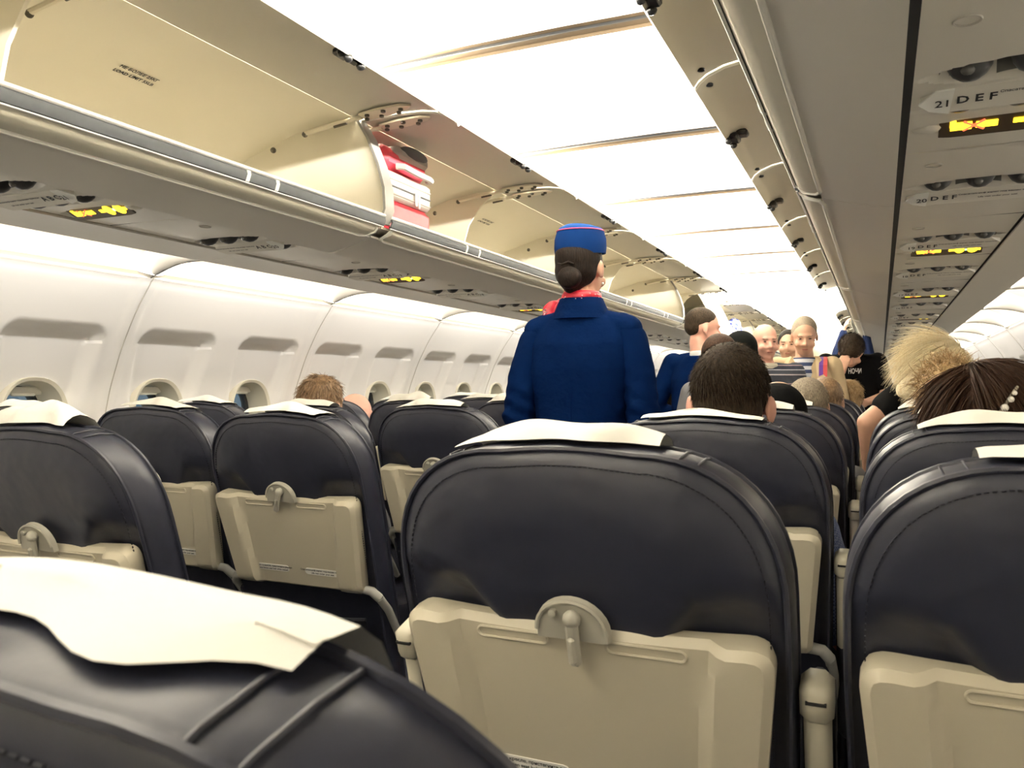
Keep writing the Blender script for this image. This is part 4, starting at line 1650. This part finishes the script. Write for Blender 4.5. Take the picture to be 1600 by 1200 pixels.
FA_SH = {-1: Vector((-0.152, 0, 1.480)), 1: Vector((0.152, 0, 1.480))}
for e in (-1, 1):
    fb.cap(FA_SH[e], FA_EL[e], 0.042, 0.034)
    fb.cap(FA_EL[e], FA_WR[e], 0.034, 0.024)
    d = (FA_WR[e] - FA_EL[e]).normalized()
    hand_prims(fb, FA_WR[e] + d * 0.01, d, Vector((0, 0, 1)), e, 35, 0.95)
remesh('body', fb, SKIN, fa, 0.007, 2)
jk = MB()
loft_torso(jk, [(0, 0.005, 0.83, 0.205, 0.150), (0, 0.005, 0.93, 0.190, 0.140), (0, 0, 1.05, 0.158, 0.120), (0, 0, 1.13, 0.148, 0.112), (0, 0, 1.24, 0.158, 0.116),
                (0, 0, 1.36, 0.176, 0.118), (0, 0, 1.44, 0.172, 0.106), (0, 0, 1.495, 0.145, 0.084), (0, -0.004, 1.535, 0.095, 0.072), (0, -0.006, 1.556, 0.068, 0.062)], 36, 0.88)
for e in (-1, 1):
    jk.cap((e * 0.05, -0.004, 1.512), (e * 0.155, -0.002, 1.486), 0.046, 0.048)
jacket = remesh('jacket', jk, BLUEJ, fa, 0.007, 4)
for e in (-1, 1):
    sv = MB()
    sh_ = FA_SH[e] + Vector((e * 0.004, 0, 0.000))
    pts = [sh_ + Vector((-e * 0.022, 0, 0.016)), sh_ + Vector((e * 0.010, -0.003, -0.03)), (sh_ + FA_EL[e]) / 2 + Vector((e * 0.012, -0.006, 0)), FA_EL[e], FA_EL[e] + (FA_WR[e] - FA_EL[e]) * 0.5, FA_EL[e] + (FA_WR[e] - FA_EL[e]) * 0.95]
    rr = [0.046, 0.053, 0.053, 0.053, 0.046, 0.041]
    for a_, b_, r0, r1 in zip(pts, pts[1:], rr, rr[1:]):
        sv.cap(a_, b_, r0, r1, 20)

    def folds(co, e=e):
        out = co.copy()
        el = np.array(FA_EL[e])
        d = np.linalg.norm(co - el, axis=1)
        amp = 0.0045 * np.exp(-(d / 0.12) ** 2)
        out[:, 0] += e * amp * np.sin(co[:, 2] * 130 + co[:, 1] * 60)
        out[:, 1] -= amp * np.sin(co[:, 2] * 110 + co[:, 0] * 50)
        return out
    remesh('sleeve', sv, BLUEJ, jacket, 0.007, 3, disp=folds)
# stand-and-fall collar
col = MB()
rings = []
for (rx, ry, z, yo) in ((0.060, 0.055, 1.575, -0.004), (0.066, 0.062, 1.592, -0.006), (0.072, 0.067, 1.588, -0.006), (0.084, 0.077, 1.560, -0.004), (0.102, 0.088, 1.527, -0.002), (0.105, 0.090, 1.522, -0.002), (0.098, 0.083, 1.520, -0.002)):
    ring = []
    for k in range(33):
        a = R(-205 + 230 * k / 32) + R(0)
        dip = 0.018 * max(0, math.sin(a)) ** 1
        ring.append((rx * math.cos(a), yo + ry * math.sin(a), z - dip - 0.020 * max(0, abs(math.cos(a)) - 0.75) * (1 if z < 1.55 else 0)))
    rings.append(ring)
col.loft(rings, False, False)
col.build('collar', BLUEJ, jacket, 60)
MB().tube([(0, -0.1215 + 0.02 * abs(z - 1.13), z) for z in np.linspace(0.86, 1.30, 12)], 0.0016, 5).build('back_seam', BLUEJ, jacket)
sk = MB()
loft_torso(sk, [(0, 0, 0.50, 0.170, 0.120), (0, 0, 0.70, 0.175, 0.128), (0, 0, 0.88, 0.178, 0.128), (0, 0, 1.0, 0.145, 0.105)])
sk.build('skirt', BLUEJ, fa)
shoes(fa, 0.075)
# hair: slick, gathered in a low bun with a net
hr = MB()
hr.ell(HC + rmH @ Vector((0, -0.016, 0.030)), (0.0765, 0.094, 0.088), 24, 16, rmH)
hr.ell(HC + rmH @ Vector((0, -0.042, -0.010)), (0.070, 0.062, 0.062), 24, 16, rmH)
hr.cap(HC + rmH @ Vector((-0.045, -0.040, -0.025)), HC + rmH @ Vector((0.0, -0.075, -0.062)), 0.026, 0.028)
hr.cap(HC + rmH @ Vector((0.045, -0.040, -0.025)), HC + rmH @ Vector((0.0, -0.075, -0.062)), 0.026, 0.028)
hair = remesh('hair', hr, DHAIR, fa, 0.006, 5)
bun = MB()
bc = HC + rmH @ Vector((0.006, -0.100, -0.040))
bun.ell(bc, (0.040, 0.032, 0.036), 20, 12)
for k in range(9):
    a0 = k * 0.7
    bun.cap(bc + Vector((0.026 * math.cos(a0), -0.012, 0.024 * math.sin(a0))), bc + Vector((0.026 * math.cos(a0 + 0.9), -0.014, 0.024 * math.sin(a0 + 0.9))), 0.013, 0.012, 10)
remesh('bun', bun, DHAIR, hair, 0.005, 3)
MB().tube([HC + rmH @ Vector(p) for p in ((-0.030, -0.112, 0.005), (-0.012, -0.125, 0.0), (0.008, -0.118, 0.008), (0.022, -0.108, 0.002))], 0.004, 8).build('hair_pin', DHAIR, hair)
# side cap: oval band, taller at the front, with a lighter crown panel and pink piping
cap_ = thing('side_cap', 'blue side cap with pink piping worn by the flight attendant', 'cap')
cap_.parent = fa
for k_ in ('label', 'category'):
    del cap_[k_]
def cap_ring(rx, ry, z, tilt, yo=0.0, front=0.0, n=48):
    out = []
    for k in range(n):
        a = 2 * PI * k / n
        x, y = rx * math.cos(a), yo + ry * math.sin(a)
        zz_ = z + tilt * y + front * max(0, y / ry) ** 2 - 0.010 * abs(math.cos(a)) * 0
        out.append(HC + rmH @ Vector((x, y, zz_)))
    return out
band = MB()
band.loft([cap_ring(0.0775, 0.098, 0.050, 0.10), cap_ring(0.0805, 0.101, 0.048, 0.10), cap_ring(0.083, 0.104, 0.070, 0.10), cap_ring(0.0815, 0.103, 0.098, 0.08), cap_ring(0.073, 0.096, 0.126, 0.06, 0.0, 0.008), cap_ring(0.070, 0.093, 0.125, 0.06, 0.0, 0.008)], True, False)
bo_ = band.build('cap_band', HATB, cap_, 60)
crown = MB()
crown.loft([cap_ring(0.072, 0.095, 0.122, 0.06, 0.0, 0.008), cap_ring(0.066, 0.090, 0.134, 0.05, 0.0, 0.010), cap_ring(0.045, 0.075, 0.141, 0.03, 0.0, 0.012), cap_ring(0.010, 0.05, 0.143, 0.02, 0.0, 0.012)])
crown.build('cap_crown', HATTOP, cap_, 60)
pr_ = cap_ring(0.0745, 0.0975, 0.1245, 0.06, 0.0, 0.008)
MB().tube(pr_ + [pr_[0]], 0.0019, 6).build('piping', PINK, bo_)
# scarf
sf = MB()
sf.lathe([(0.058, 1.560), (0.064, 1.575), (0.067, 1.592), (0.064, 1.606), (0.057, 1.612)], (0, -0.006, 0), 28)
sco = sf.build('scarf', SCARF, fa, 60)
kn = MB()
kn.ell((-0.105, 0.030, 1.553), (0.042, 0.035, 0.040), 14, 10)
kn.ell((-0.125, 0.015, 1.520), (0.032, 0.024, 0.045), 14, 10, Matrix.Rotation(R(25), 3, 'Y'))
kn.ell((-0.080, 0.045, 1.570), (0.035, 0.028, 0.028), 14, 10)
remesh('scarf_knot', kn, SCARF, sco, 0.006, 2, disp=lambda co: co + 0.004 * np.sin(co[:, [2, 0, 1]] * 160))
pr = MB()
rg = random.Random(4)
for k in range(26):
    a = R(-180 + 180 * rg.random())
    z = 1.568 + 0.038 * rg.random()
    pr.ell((0.0665 * math.cos(a), -0.006 + 0.0665 * math.sin(a), z), (0.0028, 0.0028, 0.0022), 6, 4)
so_ = pr.build('scarf_print', SCARFW, sco)
so_['kind'] = 'stuff'
t_ = MB()
t_.tube([(-0.120, -0.016, 1.560), (-0.128, -0.014, 1.553), (-0.118, -0.017, 1.548), (-0.128, -0.016, 1.541)], 0.0022, 5)
t_.build('scarf_emblem', SCARFW, sco)
MB().ell(HC + rmH @ Vector((0.079, 0.0, -0.052)), (0.0045, 0.0045, 0.0045), 8, 6).build('earring', PEARL, fa)

# ---------------------------------------------------------------- 2. male flight attendant
r_, hc, rm, s, sh, nk, to = standing('flight attendant in a dark blue suit with white collar, head turned right', (-0.055, 4.55, 0), -22, 1.735, SKINP, BLUEJ, TROUS,
    {-1: (Vector((-0.29, -0.06, 1.17)), Vector((-0.15, 0.16, 1.12))), 1: (Vector((0.26, 0.02, 1.15)), Vector((0.16, 0.25, 1.15)))}, head=(-38, -6, 0), wsh=0.195)
rg = random.Random(8)
short_hair(r_, hc, rm, s, MBHAIR, rg, strand=False, crew=True)
mbc = MB().lathe([(0.062, shz_ := nk.z - 0.005), (0.066, shz_ + 0.02), (0.063, shz_ + 0.036), (0.058, shz_ + 0.038)], (0, nk.y + 0.002, 0), 24)
mbc.build('shirt_collar', SHIRTW, to)

# ---------------------------------------------------------------- 3. bald man in the striped sweater
r_, hc, rm, s, sh, nk, to = standing('bald man facing the camera in a dark striped sweater with pale collar', (0.195, 5.2, 0), 197, 1.685, SKINP, STRIPE, TROUS,
    {-1: (Vector((-0.25, 0.0, 1.08)), Vector((-0.20, 0.20, 0.98))), 1: (Vector((0.25, 0.0, 1.08)), Vector((0.20, 0.20, 0.98)))}, head=(10, -2, 0), belly=0.02)
face_parts(r_, hc, rm, s, GRHAIR)
MB().lathe([(0.078, nk.z - 0.012), (0.080, nk.z + 0.008), (0.070, nk.z + 0.022), (0.064, nk.z + 0.020)], (0, nk.y + 0.012, 0), 24).build('sweater_collar', CREAMP, to)

# ---------------------------------------------------------------- 4. man in the beige jacket
r_, hc, rm, s, sh, nk, to = standing('grey-haired man in an open beige jacket over a striped polo, looking down', (0.40, 5.5, 0), 182, 1.735, SKINT, BEIGE, TROUS,
    {-1: (Vector((-0.225, 0.0, 1.15)), Vector((-0.17, 0.20, 1.02))), 1: (Vector((0.235, 0.02, 1.14)), Vector((0.15, 0.24, 1.04)))}, head=(6, -16, 0), neck_fwd=0.035, wsh=0.165)
face_parts(r_, hc, rm, s, GRHAIR)
rg = random.Random(11)
short_hair(r_, hc + rm @ Vector((0, -0.005, 0.005)), rm, s * 1.0, GRHAIR, rg, n=1500, length=0.012, low=-0.2)
sp_ = MB()
zt = nk.z
loft_torso(sp_, [(0, 0.030, zt - 0.50, 0.10, 0.115), (0, 0.030, zt - 0.25, 0.095, 0.110), (0, 0.026, zt - 0.08, 0.080, 0.090), (0, 0.012, zt + 0.020, 0.066, 0.062)])
sp_.build('polo_shirt', POLO, r_)
for e in (-1, 1):
    lp = MB()
    P = []
    for t in np.linspace(0, 1, 14):
        z = zt + 0.03 - 0.42 * t
        x0 = e * (0.064 + 0.022 * min(1, t * 2))
        x1 = e * (0.085 + 0.075 * math.sin(min(1, t * 1.8) * PI * 0.8))
        y0 = 0.055 + 0.090 * min(1, t * 3)
        P.append([(x0, y0, z), ((x0 + x1) / 2, y0 + 0.010, z - 0.004), (x1, y0 - 0.018, z)])
    lp.grid(P)
    lp.build('lapel', BEIGE, to)
STRAPR = mat('strap_red', (0.55, 0.06, 0.06), 0.6)
STRAPP = mat('strap_purple', (0.12, 0.03, 0.30), 0.6)
sb = thing('shoulder_bag_strap', 'red and purple bag strap over the shoulder of the beige jacket', 'strap', r_.location, R(182))
# person's right is image left: strap lies on his left shoulder
for (dx, m_, nm) in ((0.0, STRAPR, 'red_band'), (0.024, STRAPP, 'purple_band')):
    P = []
    for t in np.linspace(0, 1, 22):
        if t < 0.3:
            a = PI * 0.5 * (t / 0.3)
            y, z = -0.10 + 0.10 * (t / 0.3), zt - 0.075 + 0.088 * math.sin(a)
        else:
            q = (t - 0.3) / 0.7
            y, z = 0.105 * min(1, q * 9) + 0.045 * min(1, q * 2), zt + 0.013 - 0.48 * q
        x = -0.125 + dx
        P.append([(x - 0.012, y + 0.012, z + 0.012), (x + 0.012, y + 0.012, z + 0.012)])
    MB().grid(P).build(nm, m_, sb)

# ---------------------------------------------------------------- 5. boy in the black T-shirt
r_, hc, rm, s, sh, nk, to = standing('boy in a black T-shirt with white letters, head bowed, hand at his mouth', (0.640, 6.62, 0), 180, 1.80, SKIN, BLKC, TROUS,
    {1: (Vector((0.165, 0.19, 1.265)), Vector((0.065, 0.250, 1.405))), -1: (Vector((-0.235, 0.02, 1.235)), Vector((-0.10, 0.23, 1.19)))}, head=(10, -38, 0), neck_fwd=0.085, sleeve='short', wsh=0.175,
    hand_dirs={1: ((-0.30, -0.10, 1.0), (0.1, 1.0, 0.1), -1, 50)}, drop=0.115)
rg = random.Random(12)
short_hair(r_, hc + rm @ Vector((0, 0.020, 0.012)), rm, s * 1.03, MBHAIR, rg, n=1800, length=0.035, low=-0.3, flow=(0, 1.0, -0.5), width=0.0022)
TEEW = mat('tee_print', (0.75, 0.75, 0.75), 0.7)
for s_, x in (('ЛЕ', 0.072), ('НОЧИ', -0.028)):
    t = put('shirt_lettering', text_mesh(s_, 0.050, TEEW, 'CENTER', 0.0012), to, (x, 0.133, 1.415), (R(90), 0, R(180)))
    t.scale = (0.62, 1, 1)

# ---------------------------------------------------------------- 6. far traveller reaching up to the right-hand bins
r_, hc, rm, s, sh, nk, to = standing('far traveller in navy reaching up to the right-hand bins', (0.615, 8.5, 0), 0, 1.66, SKIN, NAVYT, TROUS,
    {-1: (Vector((-0.16, 0.02, 1.62)), Vector((-0.10, 0.05, 1.84))), 1: (Vector((0.13, 0.02, 1.58)), Vector((0.10, 0.05, 1.80)))}, head=(0, 20, 0), wsh=0.16, voxel=0.014)
short_hair(r_, hc, rm, s, DHAIR, rg, strand=False)

# ---------------------------------------------------------------- 7. people half hidden around the standing group
r_, hc, rm, s, sh, nk, to = standing('person with long brown hair standing behind the seated dark-haired man', (0.135, 4.0, 0), 5, 1.545, SKIN, GREYT, TROUS,
    {-1: (Vector((-0.2, 0.0, 1.0)), Vector((-0.14, 0.18, 0.95))), 1: (Vector((0.2, 0.0, 1.0)), Vector((0.14, 0.18, 0.95)))}, wsh=0.15, voxel=0.014)
mb = MB()
mb.ell(hc + Vector((0, -0.018, 0.02)), (0.088, 0.098, 0.098), 20, 14)
mb.cap(hc + Vector((0, -0.045, -0.02)), hc + Vector((0, -0.06, -0.22)), 0.076, 0.062)
remesh('hair', mb, BHAIR, r_, 0.008, 4)

r_, hc, rm, s, sh, nk, to = standing('person in a black knitted cap and pale blue scarf beside the suited flight attendant', (0.085, 4.95, 0), 160, 1.615, SKIN, BLKC, TROUS,
    {-1: (Vector((-0.2, 0.0, 1.0)), Vector((-0.14, 0.18, 0.95))), 1: (Vector((0.2, 0.0, 1.0)), Vector((0.14, 0.18, 0.95)))}, wsh=0.15, voxel=0.014)
face_parts(r_, hc, rm, s, DHAIR)
mb = MB()
mb.ell(hc + Vector((0, -0.008, 0.030)), (0.096, 0.108, 0.098), 20, 14)
mb.ell(hc + Vector((0, -0.035, -0.01)), (0.090, 0.085, 0.085), 20, 14)
remesh('knitted_cap', mb, CAPB, r_, 0.008, 4)
SCB = mat('scarf_pale_blue', (0.25, 0.30, 0.55), 0.8, stripes=(25, [(0, (0.20, 0.26, 0.55)), (0.5, (0.70, 0.68, 0.62))]))
MB().lathe([(0.075, nk.z - 0.02), (0.098, nk.z + 0.0), (0.095, nk.z + 0.035), (0.07, nk.z + 0.05)], (0, nk.y, 0), 24).build('neck_scarf', SCB, r_)

r_, hc, rm, s, sh, nk, to = standing('dark-haired person mostly hidden behind the bald man', (0.225, 6.3, 0), 180, 1.72, SKINT, BEIGE, TROUS,
    {-1: (Vector((-0.2, 0.0, 1.05)), Vector((-0.14, 0.18, 0.95))), 1: (Vector((0.2, 0.0, 1.05)), Vector((0.14, 0.18, 0.95)))}, wsh=0.16, voxel=0.014)
face_parts(r_, hc, rm, s, DHAIR)
short_hair(r_, hc, rm, s, DHAIR, rg, strand=False)

# ---------------------------------------------------------------- 8. seated passengers
# dark-haired man, second row right of the aisle
rg = random.Random(21)
ROWY = lambda side, n: (LY if side == 'L' else RY) + n * PITCH
r_, hc, rm, s = seated('seated man with short dark brown hair and check shirt, seen from behind', 0.528, 1.905, 1.272, SKINP, CHECK, (2, 0, 0), 1.04,
                       arm={1: ((0.232, 0.00, 0.80), (0.16, 0.28, 0.68))})
short_hair(r_, hc, rm, s * 1.0, MBHAIR, rg, n=11000, length=0.020, low=-0.62, flow=(0.35, -0.25, -1.0), width=0.0010)
for e in (-1, 1):
    er = MB()
    er.ell(hc + Vector((e * 0.090, -0.012, -0.022)), (0.008, 0.019, 0.032), 14, 10, Matrix.Rotation(R(-28 * e), 3, 'Z'))
    er.ell(hc + Vector((e * 0.086, -0.006, -0.046)), (0.006, 0.009, 0.011), 10, 8)
    remesh('ear', er, SKINP, r_, 0.005, 2)
# long brown hair with a pearl clip, second row right middle seat
rg = random.Random(22)
r_, hc, rm, s = seated('seated woman with long brown hair and a pearl hair clip', 1.032, 1.93, 1.232, SKIN, GREYT, (0, 0, 0), 1.0, ears=False)
mb = MB()
mb.ell(hc + Vector((0, -0.018, 0.022)), (0.090, 0.102, 0.097), 20, 14)
mb.cap(hc + Vector((-0.040, -0.035, -0.01)), hc + Vector((-0.075, -0.030, -0.16)), 0.062, 0.050)
mb.cap(hc + Vector((0.040, -0.035, -0.01)), hc + Vector((0.060, -0.035, -0.16)), 0.064, 0.052)
hh = remesh('hair', mb, BHAIR, r_, 0.007, 4)
roots = []
for p, nr, v in scalp_points(hc + Vector((0, -0.018, 0.022)), (0.091, 0.103, 0.098), Matrix.Identity(3), lambda v: v.y < 0.5 and v.z > -0.5, 3800, rg):
    f = Vector((0.35 if p.x > -0.03 else -0.5, -0.15, -1.0))
    t = (f - nr * f.dot(nr)).normalized()
    roots.append((p, t + nr * 0.08 + Vector((rg.uniform(-1, 1), rg.uniform(-1, 1), 0)) * 0.08, rg.uniform(0.07, 0.13), Vector((0, 0, -0.5)) - nr * 0.35))
strands('hair_strands', hh, BHAIR, roots, rg, 0.0012)
clip = MB()
CLIPM = mat('clip_metal', (0.5, 0.45, 0.35), 0.3, metallic=0.8)
clp = thing('hair_clip', None, None)
clp.parent = r_
for k, (dx, dz, rr) in enumerate(((0.0, 0.0, 0.0085), (0.011, 0.017, 0.0075), (0.022, 0.033, 0.006), (0.029, 0.045, 0.0045))):
    MB().ell(hc + Vector((0.010 + dx, -0.146 + 0.005 * k, 0.012 + dz)), (rr, rr, rr), 12, 8).build('pearl', PEARL, clp)
MB().cap(hc + Vector((0.006, -0.136, 0.006)), hc + Vector((0.044, -0.120, 0.068)), 0.004, 0.003).build('clip_bar', CLIPM, clp)

# woman with tousled dark blond hair, third row
rg = random.Random(23)
r_, hc, rm, s = seated('seated passenger with tousled dark blond hair pinned up', 1.020, 2.70, 1.262, SKIN, GREYT, (0, 0, 0), 0.97, ears=False)
mb = MB()
mb.ell(hc + Vector((0, -0.012, 0.020)), (0.082, 0.096, 0.094), 20, 14)
mb.ell(hc + Vector((-0.01, -0.080, 0.050)), (0.048, 0.040, 0.042), 16, 10)
hh = remesh('hair', mb, DBHAIR, r_, 0.008, 3)
roots = []
for p, nr, v in scalp_points(hc + Vector((0, -0.02, 0.025)), (0.083, 0.10, 0.095), Matrix.Identity(3), lambda v: v.y < 0.6 and v.z > -0.7, 1600, rg):
    roots.append((p, nr * 0.4 + Vector((rg.uniform(-1, 1), rg.uniform(-1, 1), rg.uniform(-1, 1))), rg.uniform(0.03, 0.06), Vector((rg.uniform(-1, 1), rg.uniform(-1, 1), -0.6))))
strands('hair_strands', hh, DBHAIR, roots, rg, 0.0014)

# blonde woman leaning towards the aisle, fourth row
rg = random.Random(24)
r_, hc, rm, s = seated('blonde woman in a black top leaning towards the aisle with bare arm', 1.040, 3.46, 1.365, SKIN, BLKC, (25, -12, -22), 1.0, lean=(-0.10, 0.0), ears=False,
                       arm={-1: ((-0.250, -0.05, 1.165), (-0.235, 0.06, 0.93), 0.50)}, shl={-1: (-0.105, 0.02, 1.285)})
mb = MB()
mb.ell(hc + rm @ Vector((0, -0.016, 0.022)), (0.088, 0.102, 0.097), 20, 14, rm)
mb.cap(hc + Vector((-0.03, -0.04, -0.01)), hc + Vector((-0.115, -0.055, -0.075)), 0.066, 0.036)
hh = remesh('hair', mb, BLHAIR, r_, 0.008, 4)
roots = []
for p, nr, v in scalp_points(hc + rm @ Vector((0, -0.016, 0.022)), (0.089, 0.103, 0.098), rm, lambda v: v.y < 0.55 and v.z > -0.5, 2600, rg):
    f = Vector((-0.9, -0.1, -0.75))
    t = (f - nr * f.dot(nr)).normalized()
    roots.append((p, t + nr * 0.10 + Vector((rg.uniform(-1, 1), rg.uniform(-1, 1), rg.uniform(-1, 1))) * 0.10, rg.uniform(0.10, 0.19), Vector((-0.35, 0, -0.55)) - nr * 0.25))
strands('hair_strands', hh, BLHAIR, roots, rg, 0.0014)

# hooded person, third row right aisle seat
r_, hc, rm, s = seated('seated person in a black hood behind the dark-haired man', 0.548, 2.68, 1.200, SKIN, BLKC, (0, 0, 0), 1.0, ears=False)
mb = MB()
mb.ell(hc + Vector((0, -0.015, 0.018)), (0.090, 0.106, 0.098), 20, 14)
mb.cap(hc + Vector((0, -0.03, -0.05)), hc + Vector((0.0, -0.03, -0.18)), 0.086, 0.098)
remesh('hood', mb, BLKC, r_, 0.009, 4)

rg = random.Random(25)


def plain_passenger(label, x, y, hz, hairm, top, skin=SKIN, sc=1.0, bald=False, n=900, length=0.02):
    r_, hc, rm, s = seated(label, x, y, hz, skin, top, (rg.uniform(-8, 8), 0, 0), sc)
    if not bald:
        short_hair(r_, hc, rm, s, hairm, rg, n=n, length=length, low=-0.6, width=0.0018)
    return r_, hc


plain_passenger('seated passenger with cropped grey-blond hair, fourth row right of the aisle', 0.575, 3.46, 1.215, GRHAIR, GREYT)
plain_passenger('seated passenger with pale blond hair, fifth row right of the aisle', 0.600, 4.19, 1.225, LBHAIR, BEIGE)
plain_passenger('seated child with curly brown hair, below the boy in the black T-shirt', 0.655, 5.62, 1.225, DBHAIR, GREYT, n=1200, length=0.035)
plain_passenger('seated passenger with dark brown hair left of the aisle, beyond the attendant', -0.330, 4.93, 1.275, MBHAIR, GREYT)
plain_passenger('seated passenger with light brown hair, third row left middle seat', -1.180, 2.66, 1.225, LBHAIR, GREYT, n=2500, length=0.035)
plain_passenger('seated bald passenger near the left windows', -1.555, 3.42, 1.150, None, GREYT, SKINP, bald=True)

# ================================================================ LUGGAGE AND SMALL THINGS
RED = mat('case_red', (0.62, 0.05, 0.075), 0.4, bump=[(30, 0.15, 0.004)])
CASEG = mat('case_grey', (0.42, 0.39, 0.34), 0.5, bump=[(200, 0.1, 0.001)])
CASED = mat('case_dark', (0.10, 0.10, 0.10), 0.5)
case = thing('suitcase', 'red and grey wheeled suitcase lying in the open left bin', 'suitcase', (-0.995, 2.525, 1.824), R(0))
case.scale = (1.15, 1.15, 1.15)
MB().box((0, 0, 0.058), (0.52, 0.275, 0.115), bev=0.022).build('lower_shell', RED, case)
gb = MB().box((0, 0, 0.155), (0.515, 0.27, 0.085), bev=0.010).build('zip_band', CASEG, case)
for z in (0.128, 0.150, 0.172):
    MB().tube([(0.2585, -0.125, z), (0.2585, 0.125, z)], 0.003, 6).build('zip', CASED if z == 0.150 else CASEG, gb)
MB().box((0.264, 0.03, 0.135), (0.006, 0.012, 0.045), bev=0.003).build('zip_pull', TAGW, gb)
MB().box((0.264, 0.048, 0.130), (0.006, 0.010, 0.045), bev=0.003).build('zip_pull', TAGW, gb)
MB().box((0, 0, 0.238), (0.50, 0.268, 0.085), bev=0.028).build('upper_shell', RED, case)
gp = MB().box((0.225, 0.03, 0.262), (0.07, 0.19, 0.050), bev=0.018).build('corner_panel', CASEG, case)
MB().ell((0.252, 0.035, 0.276), (0.020, 0.080, 0.020), 14, 8).build('vent', CASED, gp)
MB().tube([(0.256, -0.075, 0.215), (0.278, -0.065, 0.213), (0.284, 0.0, 0.206), (0.284, 0.075, 0.206), (0.274, 0.105, 0.208), (0.256, 0.112, 0.210)], 0.010, 8).build('carry_handle', CASEG, case)

BAGW = mat('bag_blue_white', (0.05, 0.08, 0.45), 0.4, check=(18, (0.75, 0.78, 0.85)))
bag = MB()
bag.ell((0, 0, 0.12), (0.16, 0.15, 0.13), 18, 12)
bag.ell((0.06, 0.03, 0.22), (0.07, 0.07, 0.07), 14, 8)
bo = remesh('plastic_bag', bag, BAGW, None, 0.014, 2, disp=lambda co: co + 0.010 * np.sin(co[:, [1, 2, 0]] * 45))
bo.location = (-0.80, 9.9, 1.83)
tag(bo, 'blue and white carrier bag in a far open bin on the left', 'bag')
PLW = mat('white_plastic', (0.72, 0.70, 0.68), 0.35)
for nm, lab, (x, y, z), sc in (('plastic_bag', 'white plastic bag bulging over the rail of the right-hand bins', (0.70, 3.22, 1.82), 0.085), ('plastic_bag', 'crumpled white bag in the right-hand bin, farther than the first one', (0.72, 4.30, 1.82), 0.08)):
    b2 = MB()
    b2.ell((0, 0, sc), (sc * 0.85, sc * 1.4, sc), 16, 10)
    b2.ell((-0.02, sc * 0.8, sc * 1.3), (sc * 0.6, sc * 0.7, sc * 0.7), 14, 8)
    o2 = remesh(nm, b2, PLW, None, 0.009, 1, disp=lambda co: co + 0.007 * np.sin(co[:, [1, 2, 0]] * 70))
    o2.location = (x, y, z)
    tag(o2, lab, 'bag', 'white bags in the right bins')

# exit sign hung under the ceiling
ex = thing('exit_sign', 'white exit sign hanging under the ceiling over the aisle', 'sign', (0, 8.66, 2.292))
MB().box((0, 0, 0), (0.29, 0.03, 0.095), bev=0.006).build('sign_box', TAGW, ex)
GRT = mat('exit_letters', (0.10, 0.13, 0.16), 0.5)
put('sign_lettering', text_mesh('EXIT', 0.075, GRT, 'CENTER', 0.0008), ex, (0, -0.0158, 0), (R(90), 0, 0))
for x in (-0.1, 0.1):
    MB().tube([(x, 0, 0.045), (x, 0, 0.062)], 0.006, 8).build('hanger', TAGW, ex)

bpy.data.scenes.remove(SCRATCH)
